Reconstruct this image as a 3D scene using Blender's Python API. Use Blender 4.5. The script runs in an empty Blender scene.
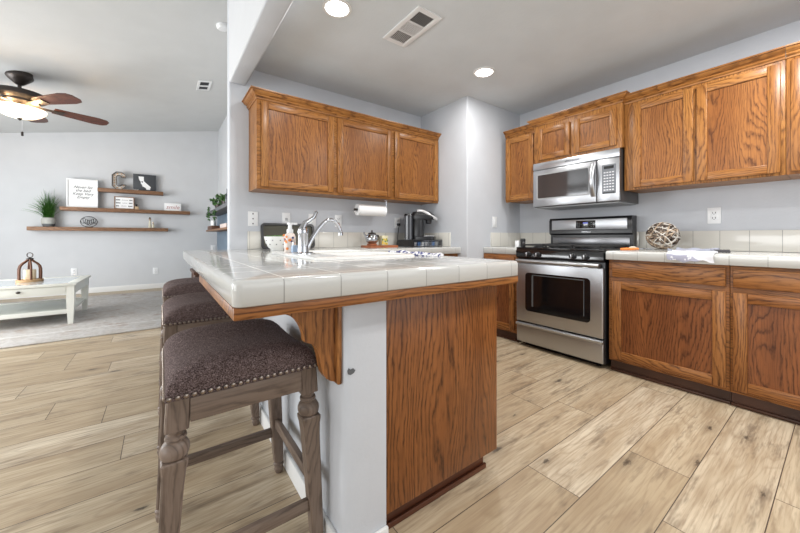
import bpy, bmesh, math, random
from mathutils import Vector, Matrix
random.seed(7)
C = bpy.context.scene.collection
SC = bpy.context.scene
PI = math.pi
R_ = math.radians

# ------------------------------------------------------------------ camera, world, lights
cam = bpy.data.objects.new('camera', bpy.data.cameras.new('camera'))
C.objects.link(cam)
cam.location = (0, 0, 1.01)
cam.rotation_euler = (PI/2, 0, -math.atan2(239, 327.2))
cam.data.sensor_width = 36
cam.data.lens = 36*327.2/800
cam.data.shift_y = -29.5/800
cam.data.clip_start = 0.02
SC.camera = cam

w = bpy.data.worlds.new('world'); SC.world = w
w.use_nodes = True
bg = w.node_tree.nodes['Background']
bg.inputs[0].default_value = (0.93, 0.965, 1.0, 1)
bg.inputs[1].default_value = 0.62

def area(name, loc, rot, sx, sy, power, col=(1, 1, 1)):
    l = bpy.data.lights.new(name, 'AREA'); l.shape = 'RECTANGLE'; l.size = sx; l.size_y = sy
    l.energy = power; l.color = col
    o = bpy.data.objects.new(name, l); C.objects.link(o); o.location = loc; o.rotation_euler = rot
    return o
area('patio_window_light', (-3.3, 5.0, 1.25), (0, R_(-90), 0), 1.9, 2.6, 160, (0.96, 0.985, 1.0))
area('dining_window_light', (-3.3, 0.9, 1.3), (0, R_(-90), 0), 2.0, 2.6, 74, (0.96, 0.985, 1.0))
area('rear_fill_light', (1.6, -2.3, 1.5), (R_(90), 0, 0), 3.2, 1.7, 26, (0.96, 0.985, 1.0))  # unseen fill added behind the camera to brighten the kitchen; no window there

SC.view_settings.view_transform = 'Standard'
SC.view_settings.look = 'None'
SC.view_settings.gamma = 1
SC.view_settings.use_curve_mapping = False
SC.view_settings.exposure = 0.17

# ------------------------------------------------------------------ node helpers
def newmat(name):
    m = bpy.data.materials.new(name); m.use_nodes = True
    nt = m.node_tree
    return m, nt, nt.nodes['Principled BSDF']
def setv(nt, sock, v):
    if isinstance(v, bpy.types.NodeSocket): nt.links.new(v, sock)
    else: sock.default_value = v
def MA(nt, op, a, b=None, c=None):
    n = nt.nodes.new('ShaderNodeMath'); n.operation = op
    for i, v in enumerate((a, b, c)):
        if v is not None: setv(nt, n.inputs[i], v)
    return n.outputs[0]
def XYZ(nt, v):
    n = nt.nodes.new('ShaderNodeSeparateXYZ'); setv(nt, n.inputs[0], v); return n.outputs
def CMB(nt, x, y, z=0.0):
    n = nt.nodes.new('ShaderNodeCombineXYZ')
    for i, v in enumerate((x, y, z)): setv(nt, n.inputs[i], v)
    return n.outputs[0]
def NOISE(nt, vec, scale=1.0, detail=2.0, rough=0.5, dim='3D'):
    n = nt.nodes.new('ShaderNodeTexNoise'); n.noise_dimensions = dim
    if vec is not None: nt.links.new(vec, n.inputs['Vector'])
    n.inputs['Scale'].default_value = scale; n.inputs['Detail'].default_value = detail
    n.inputs['Roughness'].default_value = rough
    return n.outputs[0]
def WHITE(nt, vec, dim='2D'):
    n = nt.nodes.new('ShaderNodeTexWhiteNoise'); n.noise_dimensions = dim
    if dim == '1D': setv(nt, n.inputs['W'], vec)
    else: nt.links.new(vec, n.inputs['Vector'])
    return n.outputs['Value']
def RAMP(nt, fac, stops, interp='LINEAR'):
    n = nt.nodes.new('ShaderNodeValToRGB'); n.color_ramp.interpolation = interp
    e = n.color_ramp.elements
    while len(e) < len(stops): e.new(0.5)
    for i, (p, c) in enumerate(stops):
        e[i].position = p
        e[i].color = (c, c, c, 1) if isinstance(c, (int, float)) else tuple(c)+(1,)
    nt.links.new(fac, n.inputs[0]); return n.outputs[0]
def MIX(nt, fac, a, b, mode='MIX'):
    n = nt.nodes.new('ShaderNodeMix'); n.data_type = 'RGBA'; n.blend_type = mode
    setv(nt, n.inputs[0], fac)
    for i, v in ((6, a), (7, b)):
        if isinstance(v, tuple): v = tuple(v)+(1,) if len(v) == 3 else v
        setv(nt, n.inputs[i], v)
    return n.outputs[2]
def OBJC(nt):
    return nt.nodes.new('ShaderNodeTexCoord').outputs['Object']
def RND(nt):
    return nt.nodes.new('ShaderNodeObjectInfo').outputs['Random']
def BUMP(nt, b, h, strength=0.2, dist=0.01):
    n = nt.nodes.new('ShaderNodeBump'); n.inputs['Strength'].default_value = strength
    n.inputs['Distance'].default_value = dist
    nt.links.new(h, n.inputs['Height']); nt.links.new(n.outputs[0], b.inputs['Normal'])

def plain(name, col, rough=0.5, metal=0.0, coat=0.0, bump=0, bscale=60, var=0.0, vscale=4.0, emit=None, estr=0, trans=0, sheen=0, spec=0.5):
    m, nt, b = newmat(name)
    b.inputs['Roughness'].default_value = rough; b.inputs['Metallic'].default_value = metal
    b.inputs['Coat Weight'].default_value = coat
    b.inputs['Coat Roughness'].default_value = 0.08
    b.inputs['Specular IOR Level'].default_value = spec
    b.inputs['Sheen Weight'].default_value = sheen
    b.inputs['Transmission Weight'].default_value = trans
    oc = OBJC(nt)
    n = NOISE(nt, oc, vscale, 3)
    v = max(var, 0.02)
    c1 = tuple(c*(1-v) for c in col); c2 = tuple(min(1, c*(1+v)) for c in col)
    nt.links.new(RAMP(nt, n, [(0.3, c1), (0.7, c2)]), b.inputs['Base Color'])
    if bump: BUMP(nt, b, NOISE(nt, oc, bscale, 3), bump, 0.004)
    if emit:
        b.inputs['Emission Color'].default_value = tuple(emit)+(1,); b.inputs['Emission Strength'].default_value = estr
    return m

def oak(name, axis, light, mid, dark, rough=0.36, K=46.0, coat=0.25):
    m, nt, b = newmat(name)
    x, y, z = XYZ(nt, OBJC(nt))[:3]
    r = MA(nt, 'MULTIPLY', RND(nt), 37.0)
    if axis == 'Z': al, cr = z, MA(nt, 'ADD', x, y)
    elif axis == 'X': al, cr = x, MA(nt, 'ADD', y, z)
    else: al, cr = y, MA(nt, 'ADD', x, z)
    al = MA(nt, 'ADD', al, r); cr = MA(nt, 'ADD', cr, MA(nt, 'MULTIPLY', r, 0.37))
    big = NOISE(nt, CMB(nt, MA(nt, 'MULTIPLY', al, 1.3), MA(nt, 'MULTIPLY', cr, 6.0), r), 1.0, 1.0, 0.4)
    wob = NOISE(nt, CMB(nt, MA(nt, 'MULTIPLY', al, 16), MA(nt, 'MULTIPLY', cr, 45), r), 1.0, 2)
    t = MA(nt, 'ADD', MA(nt, 'MULTIPLY', cr, K), MA(nt, 'MULTIPLY', big, 15.0))
    t = MA(nt, 'ADD', t, MA(nt, 'MULTIPLY', wob, 1.1))
    fr = MA(nt, 'FRACT', t)
    ring = RAMP(nt, fr, [(0.0, 1.0), (0.10, 0.55), (0.34, 0.0), (0.74, 0.0), (0.92, 0.75), (1.0, 1.0)])
    brk = RAMP(nt, NOISE(nt, CMB(nt, MA(nt, 'MULTIPLY', al, 13), MA(nt, 'MULTIPLY', cr, 95), r), 1.0, 2, 0.6), [(0.36, 0.25), (0.56, 1.0)])
    pore = NOISE(nt, CMB(nt, MA(nt, 'MULTIPLY', al, 8), MA(nt, 'MULTIPLY', cr, 190), r), 1.0, 2, 0.6)
    porem = RAMP(nt, pore, [(0.48, 0.0), (0.64, 1.0)])
    tone = NOISE(nt, CMB(nt, MA(nt, 'MULTIPLY', al, 0.7), MA(nt, 'MULTIPLY', cr, 9), r), 1.0, 2)
    base = MIX(nt, RAMP(nt, tone, [(0.35, 0.0), (0.68, 1.0)]), light, mid)
    c = MIX(nt, MA(nt, 'MULTIPLY', MA(nt, 'MULTIPLY', ring, brk), 0.88), base, dark)
    c = MIX(nt, MA(nt, 'MULTIPLY', porem, 0.42), c, dark)
    nt.links.new(c, b.inputs['Base Color'])
    b.inputs['Roughness'].default_value = rough
    b.inputs['Specular IOR Level'].default_value = 0.28
    b.inputs['Coat Weight'].default_value = coat*0.15; b.inputs['Coat Roughness'].default_value = 0.2
    return m

OL, OM, OD = (0.385, 0.170, 0.046), (0.285, 0.112, 0.027), (0.085, 0.026, 0.006)
OZ = oak('golden oak upright grain', 'Z', OL, OM, OD)
OX = oak('golden oak level grain', 'X', OL, OM, OD)
OY = oak('golden oak level grain side', 'Y', OL, OM, OD)
PL, PM_, PD = (0.32, 0.128, 0.034), (0.235, 0.084, 0.020), (0.065, 0.019, 0.005)
OPZ = oak('golden oak panel', 'Z', PL, PM_, PD, K=55)
BL, BM_, BD = (0.36, 0.150, 0.045), (0.26, 0.095, 0.026), (0.060, 0.018, 0.005)  # base-cabinet oak: redder, plus the dimmer light down low darkened into it
BPZ = oak('red brown oak panel', 'Z', (0.25, 0.085, 0.026), (0.18, 0.058, 0.018), (0.045, 0.013, 0.004), K=48)
BZ = oak('red brown oak upright', 'Z', BL, BM_, BD)
BX = oak('red brown oak level', 'X', BL, BM_, BD)
BY = oak('red brown oak level side', 'Y', BL, BM_, BD)
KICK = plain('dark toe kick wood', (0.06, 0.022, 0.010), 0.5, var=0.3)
SHELFW = oak('walnut brown shelf wood', 'X', (0.30, 0.165, 0.092), (0.22, 0.115, 0.063), (0.09, 0.042, 0.022), 0.5, 30, 0)
STOOLW = oak('washed grey brown wood', 'Z', (0.205, 0.152, 0.120), (0.165, 0.121, 0.094), (0.095, 0.068, 0.053), 0.42, 24, 0.15)
STOOLY = oak('washed grey brown wood side rail', 'Y', (0.205, 0.152, 0.120), (0.165, 0.121, 0.094), (0.095, 0.068, 0.053), 0.42, 24, 0.15)
STOOLX = oak('washed grey brown wood rail', 'X', (0.205, 0.152, 0.120), (0.165, 0.121, 0.094), (0.095, 0.068, 0.053), 0.42, 24, 0.15)
BLADE = oak('reddish fan blade wood', 'X', (0.13, 0.045, 0.028), (0.09, 0.030, 0.020), (0.035, 0.012, 0.009), 0.4, 18, 0.2)
LANTW = oak('lantern brown wood', 'Z', (0.15, 0.06, 0.03), (0.11, 0.042, 0.02), (0.08, 0.03, 0.014), 0.5, 30, 0)

WALL = plain('pale blue grey wall paint', (0.58, 0.592, 0.61), 0.75, bump=0.12, bscale=90, var=0.02)
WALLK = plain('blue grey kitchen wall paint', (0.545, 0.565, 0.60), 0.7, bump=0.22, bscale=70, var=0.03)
CEIL = plain('off white ceiling paint', (0.655, 0.695, 0.725), 0.85, bump=0.25, bscale=45, var=0.03)
CEILL = plain('off white vaulted ceiling paint', (0.61, 0.62, 0.62), 0.85, bump=0.15, bscale=45, var=0.02)
TRIM = plain('white trim paint', (0.76, 0.76, 0.75), 0.45)
BLUEW = plain('slate blue paint', (0.17, 0.23, 0.30), 0.6)
WHITE_P = plain('white plastic', (0.80, 0.81, 0.82), 0.35)
GREYP = plain('grey plastic', (0.34, 0.35, 0.36), 0.4)
BLACK = plain('black plastic', (0.012, 0.012, 0.014), 0.3)
BLACKG = plain('black gloss enamel', (0.006, 0.006, 0.007), 0.12, coat=0.4)
GLASSD = plain('dark oven glass', (0.006, 0.006, 0.007), 0.06, coat=1.0)
IRON = plain('black cast iron', (0.02, 0.02, 0.021), 0.55, bump=0.2, bscale=200)
CHROME = plain('chrome', (0.52, 0.53, 0.56), 0.08, 1.0)
BRONZE = plain('dark bronze', (0.045, 0.036, 0.032), 0.4, 0.5)
NAILM = plain('antique nickel nail', (0.30, 0.25, 0.215), 0.32, 1.0)
SINKW = plain('white enamel sink', (0.86, 0.86, 0.84), 0.12, coat=0.5)
CERAM = plain('white ceramic', (0.84, 0.84, 0.82), 0.2, coat=0.3)
PAPER = plain('white paper', (0.86, 0.86, 0.86), 0.9, bump=0.1)
TABLEW = plain('cream white table paint', (0.74, 0.74, 0.68), 0.4)
TGLASS = plain('pale glass table inset', (0.62, 0.70, 0.74), 0.08, coat=0.6)
GREEN = plain('green grass leaves', (0.10, 0.26, 0.05), 0.5, var=0.55, vscale=22)
GREEN2 = plain('dark ivy leaves', (0.055, 0.14, 0.03), 0.5, var=0.4, vscale=30)
STONE = plain('grey stoneware', (0.40, 0.40, 0.37), 0.7, var=0.1)
STONED = plain('dark stoneware', (0.10, 0.105, 0.11), 0.7, var=0.1)
CANDLE = plain('cream candle wax', (0.82, 0.67, 0.46), 0.6)
CHARC = plain('charcoal board', (0.05, 0.055, 0.062), 0.6)
INK = plain('black ink', (0.02, 0.02, 0.025), 0.7)
PINKINK = plain('dusty pink ink', (0.42, 0.17, 0.16), 0.7)
DGREY = plain('dark grey shelf paint', (0.13, 0.135, 0.145), 0.6)
GALV = plain('galvanised metal', (0.30, 0.30, 0.30), 0.4, 0.8, var=0.3, vscale=20)
OLIVE = plain('olive brown tray finish', (0.06, 0.056, 0.036), 0.45, 0.2)
ORANGE = plain('orange plastic', (0.75, 0.22, 0.04), 0.4)
YELLOW = plain('yellow print', (0.72, 0.52, 0.05), 0.5)
BLUEP = plain('blue print', (0.10, 0.22, 0.50), 0.5)
NAVY = plain('navy print', (0.04, 0.05, 0.16), 0.7)
CLOTH = plain('white cotton cloth', (0.80, 0.80, 0.83), 0.95, bump=0.5, bscale=180)
LAVC = plain('lavender grey cloth', (0.36, 0.38, 0.46), 0.9, bump=0.4, bscale=150)
REDW = plain('red brown wood board', (0.36, 0.115, 0.045), 0.4, var=0.25, vscale=14)
TWIG = plain('pale brown twig', (0.36, 0.27, 0.19), 0.7, var=0.35, vscale=24)
TWIGD = plain('dark brown twig', (0.085, 0.06, 0.045), 0.7, var=0.4, vscale=24)
TWIGW = plain('whitewashed twig', (0.64, 0.60, 0.54), 0.7, var=0.15, vscale=24)
SMOKE = plain('smoky clear plastic', (0.05, 0.052, 0.06), 0.08, coat=0.6)
SILVER = plain('silver plastic', (0.55, 0.55, 0.57), 0.3, 0.7)
LENS = plain('lit lamp lens', (0.9, 0.9, 0.9), 0.4, emit=(1.0, 0.97, 0.92), estr=9)
BOWLG = plain('lit frosted glass bowl', (0.9, 0.85, 0.75), 0.4, emit=(1.0, 0.78, 0.50), estr=1.9)
DISP = plain('blue lit display', (0.01, 0.01, 0.05), 0.3, emit=(0.10, 0.14, 0.9), estr=0.5)
DARKV = plain('dark duct', (0.05, 0.05, 0.05), 0.8)
SOAPC = plain('peach tinted soap bottle', (0.76, 0.66, 0.60), 0.2, coat=0.4)
CREAM = plain('cream plastic', (0.74, 0.66, 0.55), 0.4)

def steel(name, col=(0.47, 0.48, 0.50), rough=0.34):
    m, nt, b = newmat(name)
    x, y, z = XYZ(nt, OBJC(nt))[:3]
    n = NOISE(nt, CMB(nt, MA(nt, 'MULTIPLY', x, 3), MA(nt, 'MULTIPLY', y, 3), MA(nt, 'MULTIPLY', z, 700)), 1.0, 2)
    nt.links.new(RAMP(nt, n, [(0.3, tuple(c*0.96 for c in col)), (0.7, tuple(c*1.03 for c in col))]), b.inputs['Base Color'])
    b.inputs['Metallic'].default_value = 1.0
    nt.links.new(RAMP(nt, n, [(0.3, rough*0.85), (0.7, rough*1.15)]), b.inputs['Roughness'])
    return m
STEEL = steel('brushed stainless steel')

def tile(name, ox, oy, oz, w_=0.158, col=(0.55, 0.55, 0.53), grout=(0.30, 0.295, 0.28), usez=False, g=0.0015):
    m, nt, b = newmat(name)
    geo = nt.nodes.new('ShaderNodeNewGeometry')
    x, y, z = XYZ(nt, OBJC(nt))[:3]
    nx, ny, nz = XYZ(nt, geo.outputs['Normal'])[:3]
    def line(v, o, skip):
        t = MA(nt, 'FRACT', MA(nt, 'DIVIDE', MA(nt, 'SUBTRACT', v, o), w_))
        d = MA(nt, 'MULTIPLY', MA(nt, 'MINIMUM', t, MA(nt, 'SUBTRACT', 1.0, t)), w_)
        l = MA(nt, 'LESS_THAN', d, g)
        return MA(nt, 'MULTIPLY', l, MA(nt, 'LESS_THAN', MA(nt, 'ABSOLUTE', skip), 0.75))
    l = MA(nt, 'MAXIMUM', line(x, ox, nx), line(y, oy, ny))
    if usez: l = MA(nt, 'MAXIMUM', l, line(z, oz, nz))
    idv = CMB(nt, MA(nt, 'FLOOR', MA(nt, 'DIVIDE', MA(nt, 'SUBTRACT', x, ox), w_)), MA(nt, 'FLOOR', MA(nt, 'DIVIDE', MA(nt, 'SUBTRACT', y, oy), w_)))
    rn = WHITE(nt, idv)
    tc = MIX(nt, rn, tuple(c*0.965 for c in col), tuple(c*1.03 for c in col))
    gc = MIX(nt, MA(nt, 'GREATER_THAN', nz, 0.8), grout, (0.80, 0.80, 0.78))  # up-facing grout painted paler, putting its bright look against reflections into the colour
    nt.links.new(MIX(nt, l, tc, gc), b.inputs['Base Color'])
    nt.links.new(MA(nt, 'ADD', MA(nt, 'MULTIPLY', l, 0.6), 0.13), b.inputs['Roughness'])
    b.inputs['Coat Weight'].default_value = 0.25; b.inputs['Coat Roughness'].default_value = 0.05
    BUMP(nt, b, MA(nt, 'SUBTRACT', MA(nt, 'MULTIPLY', NOISE(nt, OBJC(nt), 9, 1), 0.3), l), 0.15, 0.002)
    return m

def fabric():
    m, nt, b = newmat('brown grey tweed upholstery')
    oc = OBJC(nt)
    a = NOISE(nt, oc, 330, 2, 0.7); c = NOISE(nt, oc, 90, 2)
    n = MA(nt, 'ADD', MA(nt, 'MULTIPLY', a, 0.85), MA(nt, 'MULTIPLY', c, 0.15))
    nt.links.new(RAMP(nt, n, [(0.36, (0.032, 0.021, 0.019)), (0.5, (0.105, 0.073, 0.069)), (0.66, (0.26, 0.20, 0.195))]), b.inputs['Base Color'])
    b.inputs['Roughness'].default_value = 0.95; b.inputs['Sheen Weight'].default_value = 0.0
    b.inputs['Specular IOR Level'].default_value = 0.15
    BUMP(nt, b, a, 0.6, 0.002)
    return m
FABRIC = fabric()

def planks():
    m, nt, b = newmat('weathered oak plank floor')
    x, y, z = XYZ(nt, OBJC(nt))[:3]
    W_, L_ = 0.2225, 1.32
    v = MA(nt, 'DIVIDE', MA(nt, 'SUBTRACT', y, 0.8350), W_)
    row = MA(nt, 'FLOOR', v); fv = MA(nt, 'FRACT', v)
    off = WHITE(nt, MA(nt, 'ADD', row, 14.3), '1D')
    u = MA(nt, 'ADD', MA(nt, 'DIVIDE', x, L_), MA(nt, 'MULTIPLY', off, 7.0))
    col = MA(nt, 'FLOOR', u); fu = MA(nt, 'FRACT', u)
    dv = MA(nt, 'MULTIPLY', MA(nt, 'MINIMUM', fv, MA(nt, 'SUBTRACT', 1.0, fv)), W_)
    du = MA(nt, 'MULTIPLY', MA(nt, 'MINIMUM', fu, MA(nt, 'SUBTRACT', 1.0, fu)), L_)
    seam = MA(nt, 'LESS_THAN', MA(nt, 'MINIMUM', dv, du), 0.0016)
    pid = WHITE(nt, CMB(nt, row, col)); pid2 = WHITE(nt, CMB(nt, MA(nt, 'ADD', row, 31.7), col))
    px = MA(nt, 'ADD', x, MA(nt, 'MULTIPLY', pid, 53.0)); py = MA(nt, 'ADD', y, MA(nt, 'MULTIPLY', pid2, 29.0))
    g1 = NOISE(nt, CMB(nt, MA(nt, 'MULTIPLY', px, 1.6), MA(nt, 'MULTIPLY', py, 11)), 1.0, 3, 0.6)
    g2 = NOISE(nt, CMB(nt, MA(nt, 'MULTIPLY', px, 5), MA(nt, 'MULTIPLY', py, 110)), 1.0, 3, 0.6)
    g3 = NOISE(nt, CMB(nt, MA(nt, 'MULTIPLY', px, 2.2), MA(nt, 'MULTIPLY', py, 13), 5.0), 1.0, 4, 0.72)
    rings = MA(nt, 'FRACT', MA(nt, 'ADD', MA(nt, 'MULTIPLY', py, 20.0), MA(nt, 'MULTIPLY', NOISE(nt, CMB(nt, MA(nt, 'MULTIPLY', px, 1.1), MA(nt, 'MULTIPLY', py, 6)), 1.0, 2), 12.0)))
    ringm = RAMP(nt, rings, [(0.0, 1.0), (0.25, 0.2), (0.8, 0.0), (1.0, 1.0)])
    plank = RAMP(nt, pid, [(0.0, (0.44, 0.345, 0.225)), (0.35, (0.54, 0.44, 0.30)), (0.7, (0.60, 0.50, 0.355)), (1.0, (0.68, 0.59, 0.45))])
    c = MIX(nt, RAMP(nt, g1, [(0.38, 0.0), (0.64, 0.75)]), plank, (0.37, 0.27, 0.165))
    c = MIX(nt, MA(nt, 'MULTIPLY', ringm, 0.34), c, (0.27, 0.185, 0.11))
    c = MIX(nt, RAMP(nt, g2, [(0.45, 0.0), (0.68, 0.62)]), c, (0.31, 0.22, 0.14))
    # cracks and knots
    kv = CMB(nt, MA(nt, 'MULTIPLY', px, 2.1), MA(nt, 'MULTIPLY', py, 5.6))
    vo = nt.nodes.new('ShaderNodeTexVoronoi'); vo.inputs['Scale'].default_value = 1.0; vo.voronoi_dimensions = '2D'
    kd = NOISE(nt, CMB(nt, MA(nt, 'MULTIPLY', px, 26), MA(nt, 'MULTIPLY', py, 70)), 1.0, 3, 0.7)
    nt.links.new(kv, vo.inputs['Vector'])
    vcol = XYZ(nt, vo.outputs['Color'])
    size = MA(nt, 'ADD', 0.55, MA(nt, 'MULTIPLY', vcol[1], 0.9))
    kn = MA(nt, 'DIVIDE', MA(nt, 'ADD', vo.outputs['Distance'], MA(nt, 'MULTIPLY', MA(nt, 'SUBTRACT', kd, 0.5), 0.20)), size)
    has = MA(nt, 'GREATER_THAN', vcol[0], 0.55)
    km = MA(nt, 'MULTIPLY', RAMP(nt, kn, [(0.0, 1.0), (0.035, 0.8), (0.065, 0.30), (0.12, 0.14), (0.26, 0.0)]), has)
    ck = RAMP(nt, g3, [(0.54, 0.0), (0.63, 0.55), (0.74, 0.9)])
    c = MIX(nt, MA(nt, 'MULTIPLY', ck, 0.8), c, (0.125, 0.085, 0.055))
    c = MIX(nt, MA(nt, 'MULTIPLY', km, 0.9), c, (0.045, 0.03, 0.022))
    c = MIX(nt, seam, c, (0.085, 0.06, 0.042))
    nt.links.new(c, b.inputs['Base Color'])
    nt.links.new(RAMP(nt, g2, [(0.3, 0.34), (0.7, 0.48)]), b.inputs['Roughness'])
    BUMP(nt, b, MA(nt, 'SUBTRACT', MA(nt, 'MULTIPLY', g2, 0.25), seam), 0.25, 0.002)
    return m
FLOOR = planks()

def rugmat():
    m, nt, b = newmat('distressed grey rug weave')
    x, y, z = XYZ(nt, OBJC(nt))[:3]
    oc = OBJC(nt)
    n = NOISE(nt, oc, 3.2, 4, 0.65); f = NOISE(nt, oc, 38, 3, 0.7)
    c = RAMP(nt, n, [(0.35, (0.50, 0.46, 0.42)), (0.52, (0.56, 0.535, 0.51)), (0.66, (0.42, 0.34, 0.29))])
    c = MIX(nt, RAMP(nt, f, [(0.40, 0.0), (0.72, 0.55)]), c, (0.29, 0.27, 0.26))
    vo = nt.nodes.new('ShaderNodeTexVoronoi'); vo.inputs['Scale'].default_value = 5.5; vo.feature = 'DISTANCE_TO_EDGE'
    nt.links.new(oc, vo.inputs['Vector'])
    c = MIX(nt, RAMP(nt, vo.outputs['Distance'], [(0.0, 0.5), (0.09, 0.0)]), c, (0.58, 0.57, 0.56))
    # pale border stripe
    d = MA(nt, 'ABSOLUTE', MA(nt, 'SUBTRACT', MA(nt, 'ABSOLUTE', y), 1.12))
    st = MA(nt, 'MULTIPLY', MA(nt, 'LESS_THAN', d, 0.022), RAMP(nt, f, [(0.35, 1.0), (0.6, 0.35)]))
    c = MIX(nt, MA(nt, 'MULTIPLY', st, 0.8), c, (0.68, 0.67, 0.65))
    nt.links.new(c, b.inputs['Base Color']); b.inputs['Roughness'].default_value = 0.95
    BUMP(nt, b, f, 0.5, 0.004)
    return m

# ------------------------------------------------------------------ mesh helpers
WL = {}
class MB:
    def __init__(s): s.bm = bmesh.new(); s.mi = 0
    def _tag(s, fs, mi):
        for f in fs: f.material_index = mi
    def mat(s, i): s.mi = i; return s
    def box(s, x0, x1, y0, y1, z0, z1, bev=0.0, seg=2):
        x0, x1 = min(x0, x1), max(x0, x1); y0, y1 = min(y0, y1), max(y0, y1); z0, z1 = min(z0, z1), max(z0, z1)
        vs = [s.bm.verts.new(p) for p in ((x0,y0,z0),(x1,y0,z0),(x1,y1,z0),(x0,y1,z0),(x0,y0,z1),(x1,y0,z1),(x1,y1,z1),(x0,y1,z1))]
        fs = [s.bm.faces.new([vs[i] for i in q]) for q in ((0,3,2,1),(4,5,6,7),(0,1,5,4),(1,2,6,5),(2,3,7,6),(3,0,4,7))]
        s._tag(fs, s.mi)
        if bev > 0:
            bev = min(bev, 0.45*min(x1-x0, y1-y0, z1-z0))
            es = list({e for f in fs for e in f.edges})
            r = bmesh.ops.bevel(s.bm, geom=es, offset=bev, segments=seg, profile=0.5, affect='EDGES', clamp_overlap=True)
            s._tag(r['faces'], s.mi)
        return s
    def loft(s, rings, cap=True, closed=True):
        V = [[s.bm.verts.new(p) for p in r] for r in rings]
        n = len(V[0]); fs = []
        for a, b in zip(V[:-1], V[1:]):
            for i in range(n if closed else n-1):
                j = (i+1) % n
                fs.append(s.bm.faces.new((a[i], a[j], b[j], b[i])))
        if cap:
            fs.append(s.bm.faces.new(list(reversed(V[0])))); fs.append(s.bm.faces.new(V[-1]))
        s._tag(fs, s.mi); return s
    def lathe(s, prof, c=(0,0,0), n=24, axis='Z', cap=True):
        rings = []
        for r, h in prof:
            ring = []
            for i in range(n):
                a = 2*PI*i/n; p, q = max(r, 1e-5)*math.cos(a), max(r, 1e-5)*math.sin(a)
                d = {'Z': (p, q, h), 'X': (h, p, q), 'Y': (q, h, p)}[axis]
                ring.append((c[0]+d[0], c[1]+d[1], c[2]+d[2]))
            rings.append(ring)
        return s.loft(rings, cap)
    def tube(s, pts, r, n=10, cap=True, flat=None):
        pts = [Vector(p) for p in pts]; rings = []
        up = None
        for i, p in enumerate(pts):
            t = (pts[min(i+1, len(pts)-1)]-pts[max(i-1, 0)]).normalized()
            if up is None:
                up = Vector((0,0,1)) if abs(t.z) < 0.9 else Vector((1,0,0))
            a = t.cross(up)
            if a.length < 1e-4: a = t.cross(Vector((0.3,1,0.2)))
            a.normalize(); b_ = a.cross(t).normalized(); up = b_
            rr = r[i] if isinstance(r, (list, tuple)) else r
            rings.append([p+a*rr*math.cos(2*PI*k/n)+b_*rr*(flat or 1)*math.sin(2*PI*k/n) for k in range(n)])
        return s.loft(rings, cap)
    def prism(s, poly, axis, a, b):
        def P(p, h):
            return {'X': (h, p[0], p[1]), 'Y': (p[0], h, p[1]), 'Z': (p[0], p[1], h)}[axis]
        v0 = [s.bm.verts.new(P(p, a)) for p in poly]; v1 = [s.bm.verts.new(P(p, b)) for p in poly]
        n = len(poly); fs = []
        for i in range(n):
            j = (i+1) % n; fs.append(s.bm.faces.new((v0[i], v0[j], v1[j], v1[i])))
        fs.append(s.bm.faces.new(list(reversed(v0)))); fs.append(s.bm.faces.new(v1))
        s._tag(fs, s.mi); return s
    def sphere(s, c, r, n=14, sc=(1,1,1)):
        k = n//2
        prof = [(math.sin(PI*i/k)*r, -math.cos(PI*i/k)*r*sc[2]) for i in range(k+1)]
        return s.lathe(prof, c, n)
    def quad(s, pts):
        f = s.bm.faces.new([s.bm.verts.new(p) for p in pts]); s._tag([f], s.mi); return s
    def xform(s, M):
        s.bm.transform(M); return s
    def build(s, name, mats, parent=None, smooth=True, ang=35, recalc=True):
        if not isinstance(mats, (list, tuple)): mats = [mats]
        base = WL.get(parent.name, Vector((0,0,0))) if parent else Vector((0,0,0))
        s.bm.transform(Matrix.Translation(-base))
        if recalc: bmesh.ops.recalc_face_normals(s.bm, faces=s.bm.faces[:])
        me = bpy.data.meshes.new(name); s.bm.to_mesh(me); s.bm.free()
        for m in mats: me.materials.append(m)
        if smooth and len(me.polygons):
            me.shade_smooth(); me.set_sharp_from_angle(angle=R_(ang))
        o = bpy.data.objects.new(name, me); C.objects.link(o)
        if parent:
            o.parent = parent
        WL[o.name] = base.copy()
        return o
def tag(o, label=None, cat=None, group=None, kind=None):
    if label: o['label'] = label
    if cat: o['category'] = cat
    if group: o['group'] = group
    if kind: o['kind'] = kind
    return o
def thing(name, label, cat, loc=(0,0,0), group=None):
    o = bpy.data.objects.new(name, None); C.objects.link(o); o.location = loc
    o.empty_display_size = 0.1
    WL[o.name] = Vector(loc)
    return tag(o, label, cat, group)
def struct(name, mb, mats, **k):
    return tag(mb.build(name, mats, **k), kind='structure')
def copy_tree(o, loc, label=None, rz=None):
    r = o.copy(); C.objects.link(r); r.location = loc
    if rz is not None: r.rotation_euler = (0, 0, rz)
    if label: r['label'] = label
    for ch in list(o.children):
        c = ch.copy(); C.objects.link(c); c.parent = r
        for g in list(ch.children):
            d = g.copy(); C.objects.link(d); d.parent = c
    return r
def recenter(o, loc):
    """give a single-mesh thing its origin at loc"""
    o.data.transform(Matrix.Translation(-Vector(loc))); o.location = loc
    return o
def text(body, size, mat, parent, M, name='lettering', shear=0.0, ext=0.001, space=1.0, align='CENTER'):
    cu = bpy.data.curves.new('t', 'FONT'); cu.body = body; cu.size = size; cu.shear = shear
    cu.align_x = align; cu.align_y = 'CENTER'; cu.extrude = ext; cu.space_line = space; cu.resolution_u = 3
    t = bpy.data.objects.new('t', cu); C.objects.link(t)
    dg = bpy.context.evaluated_depsgraph_get(); dg.update()
    me = bpy.data.meshes.new_from_object(t.evaluated_get(dg)); bpy.data.objects.remove(t)
    base = WL.get(parent.name, Vector((0,0,0)))
    me.transform(Matrix.Translation(-base) @ M)
    me.materials.clear(); me.materials.append(mat); me.name = name
    o = bpy.data.objects.new(name, me); C.objects.link(o); o.parent = parent; WL[o.name] = base.copy()
    return o
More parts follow.
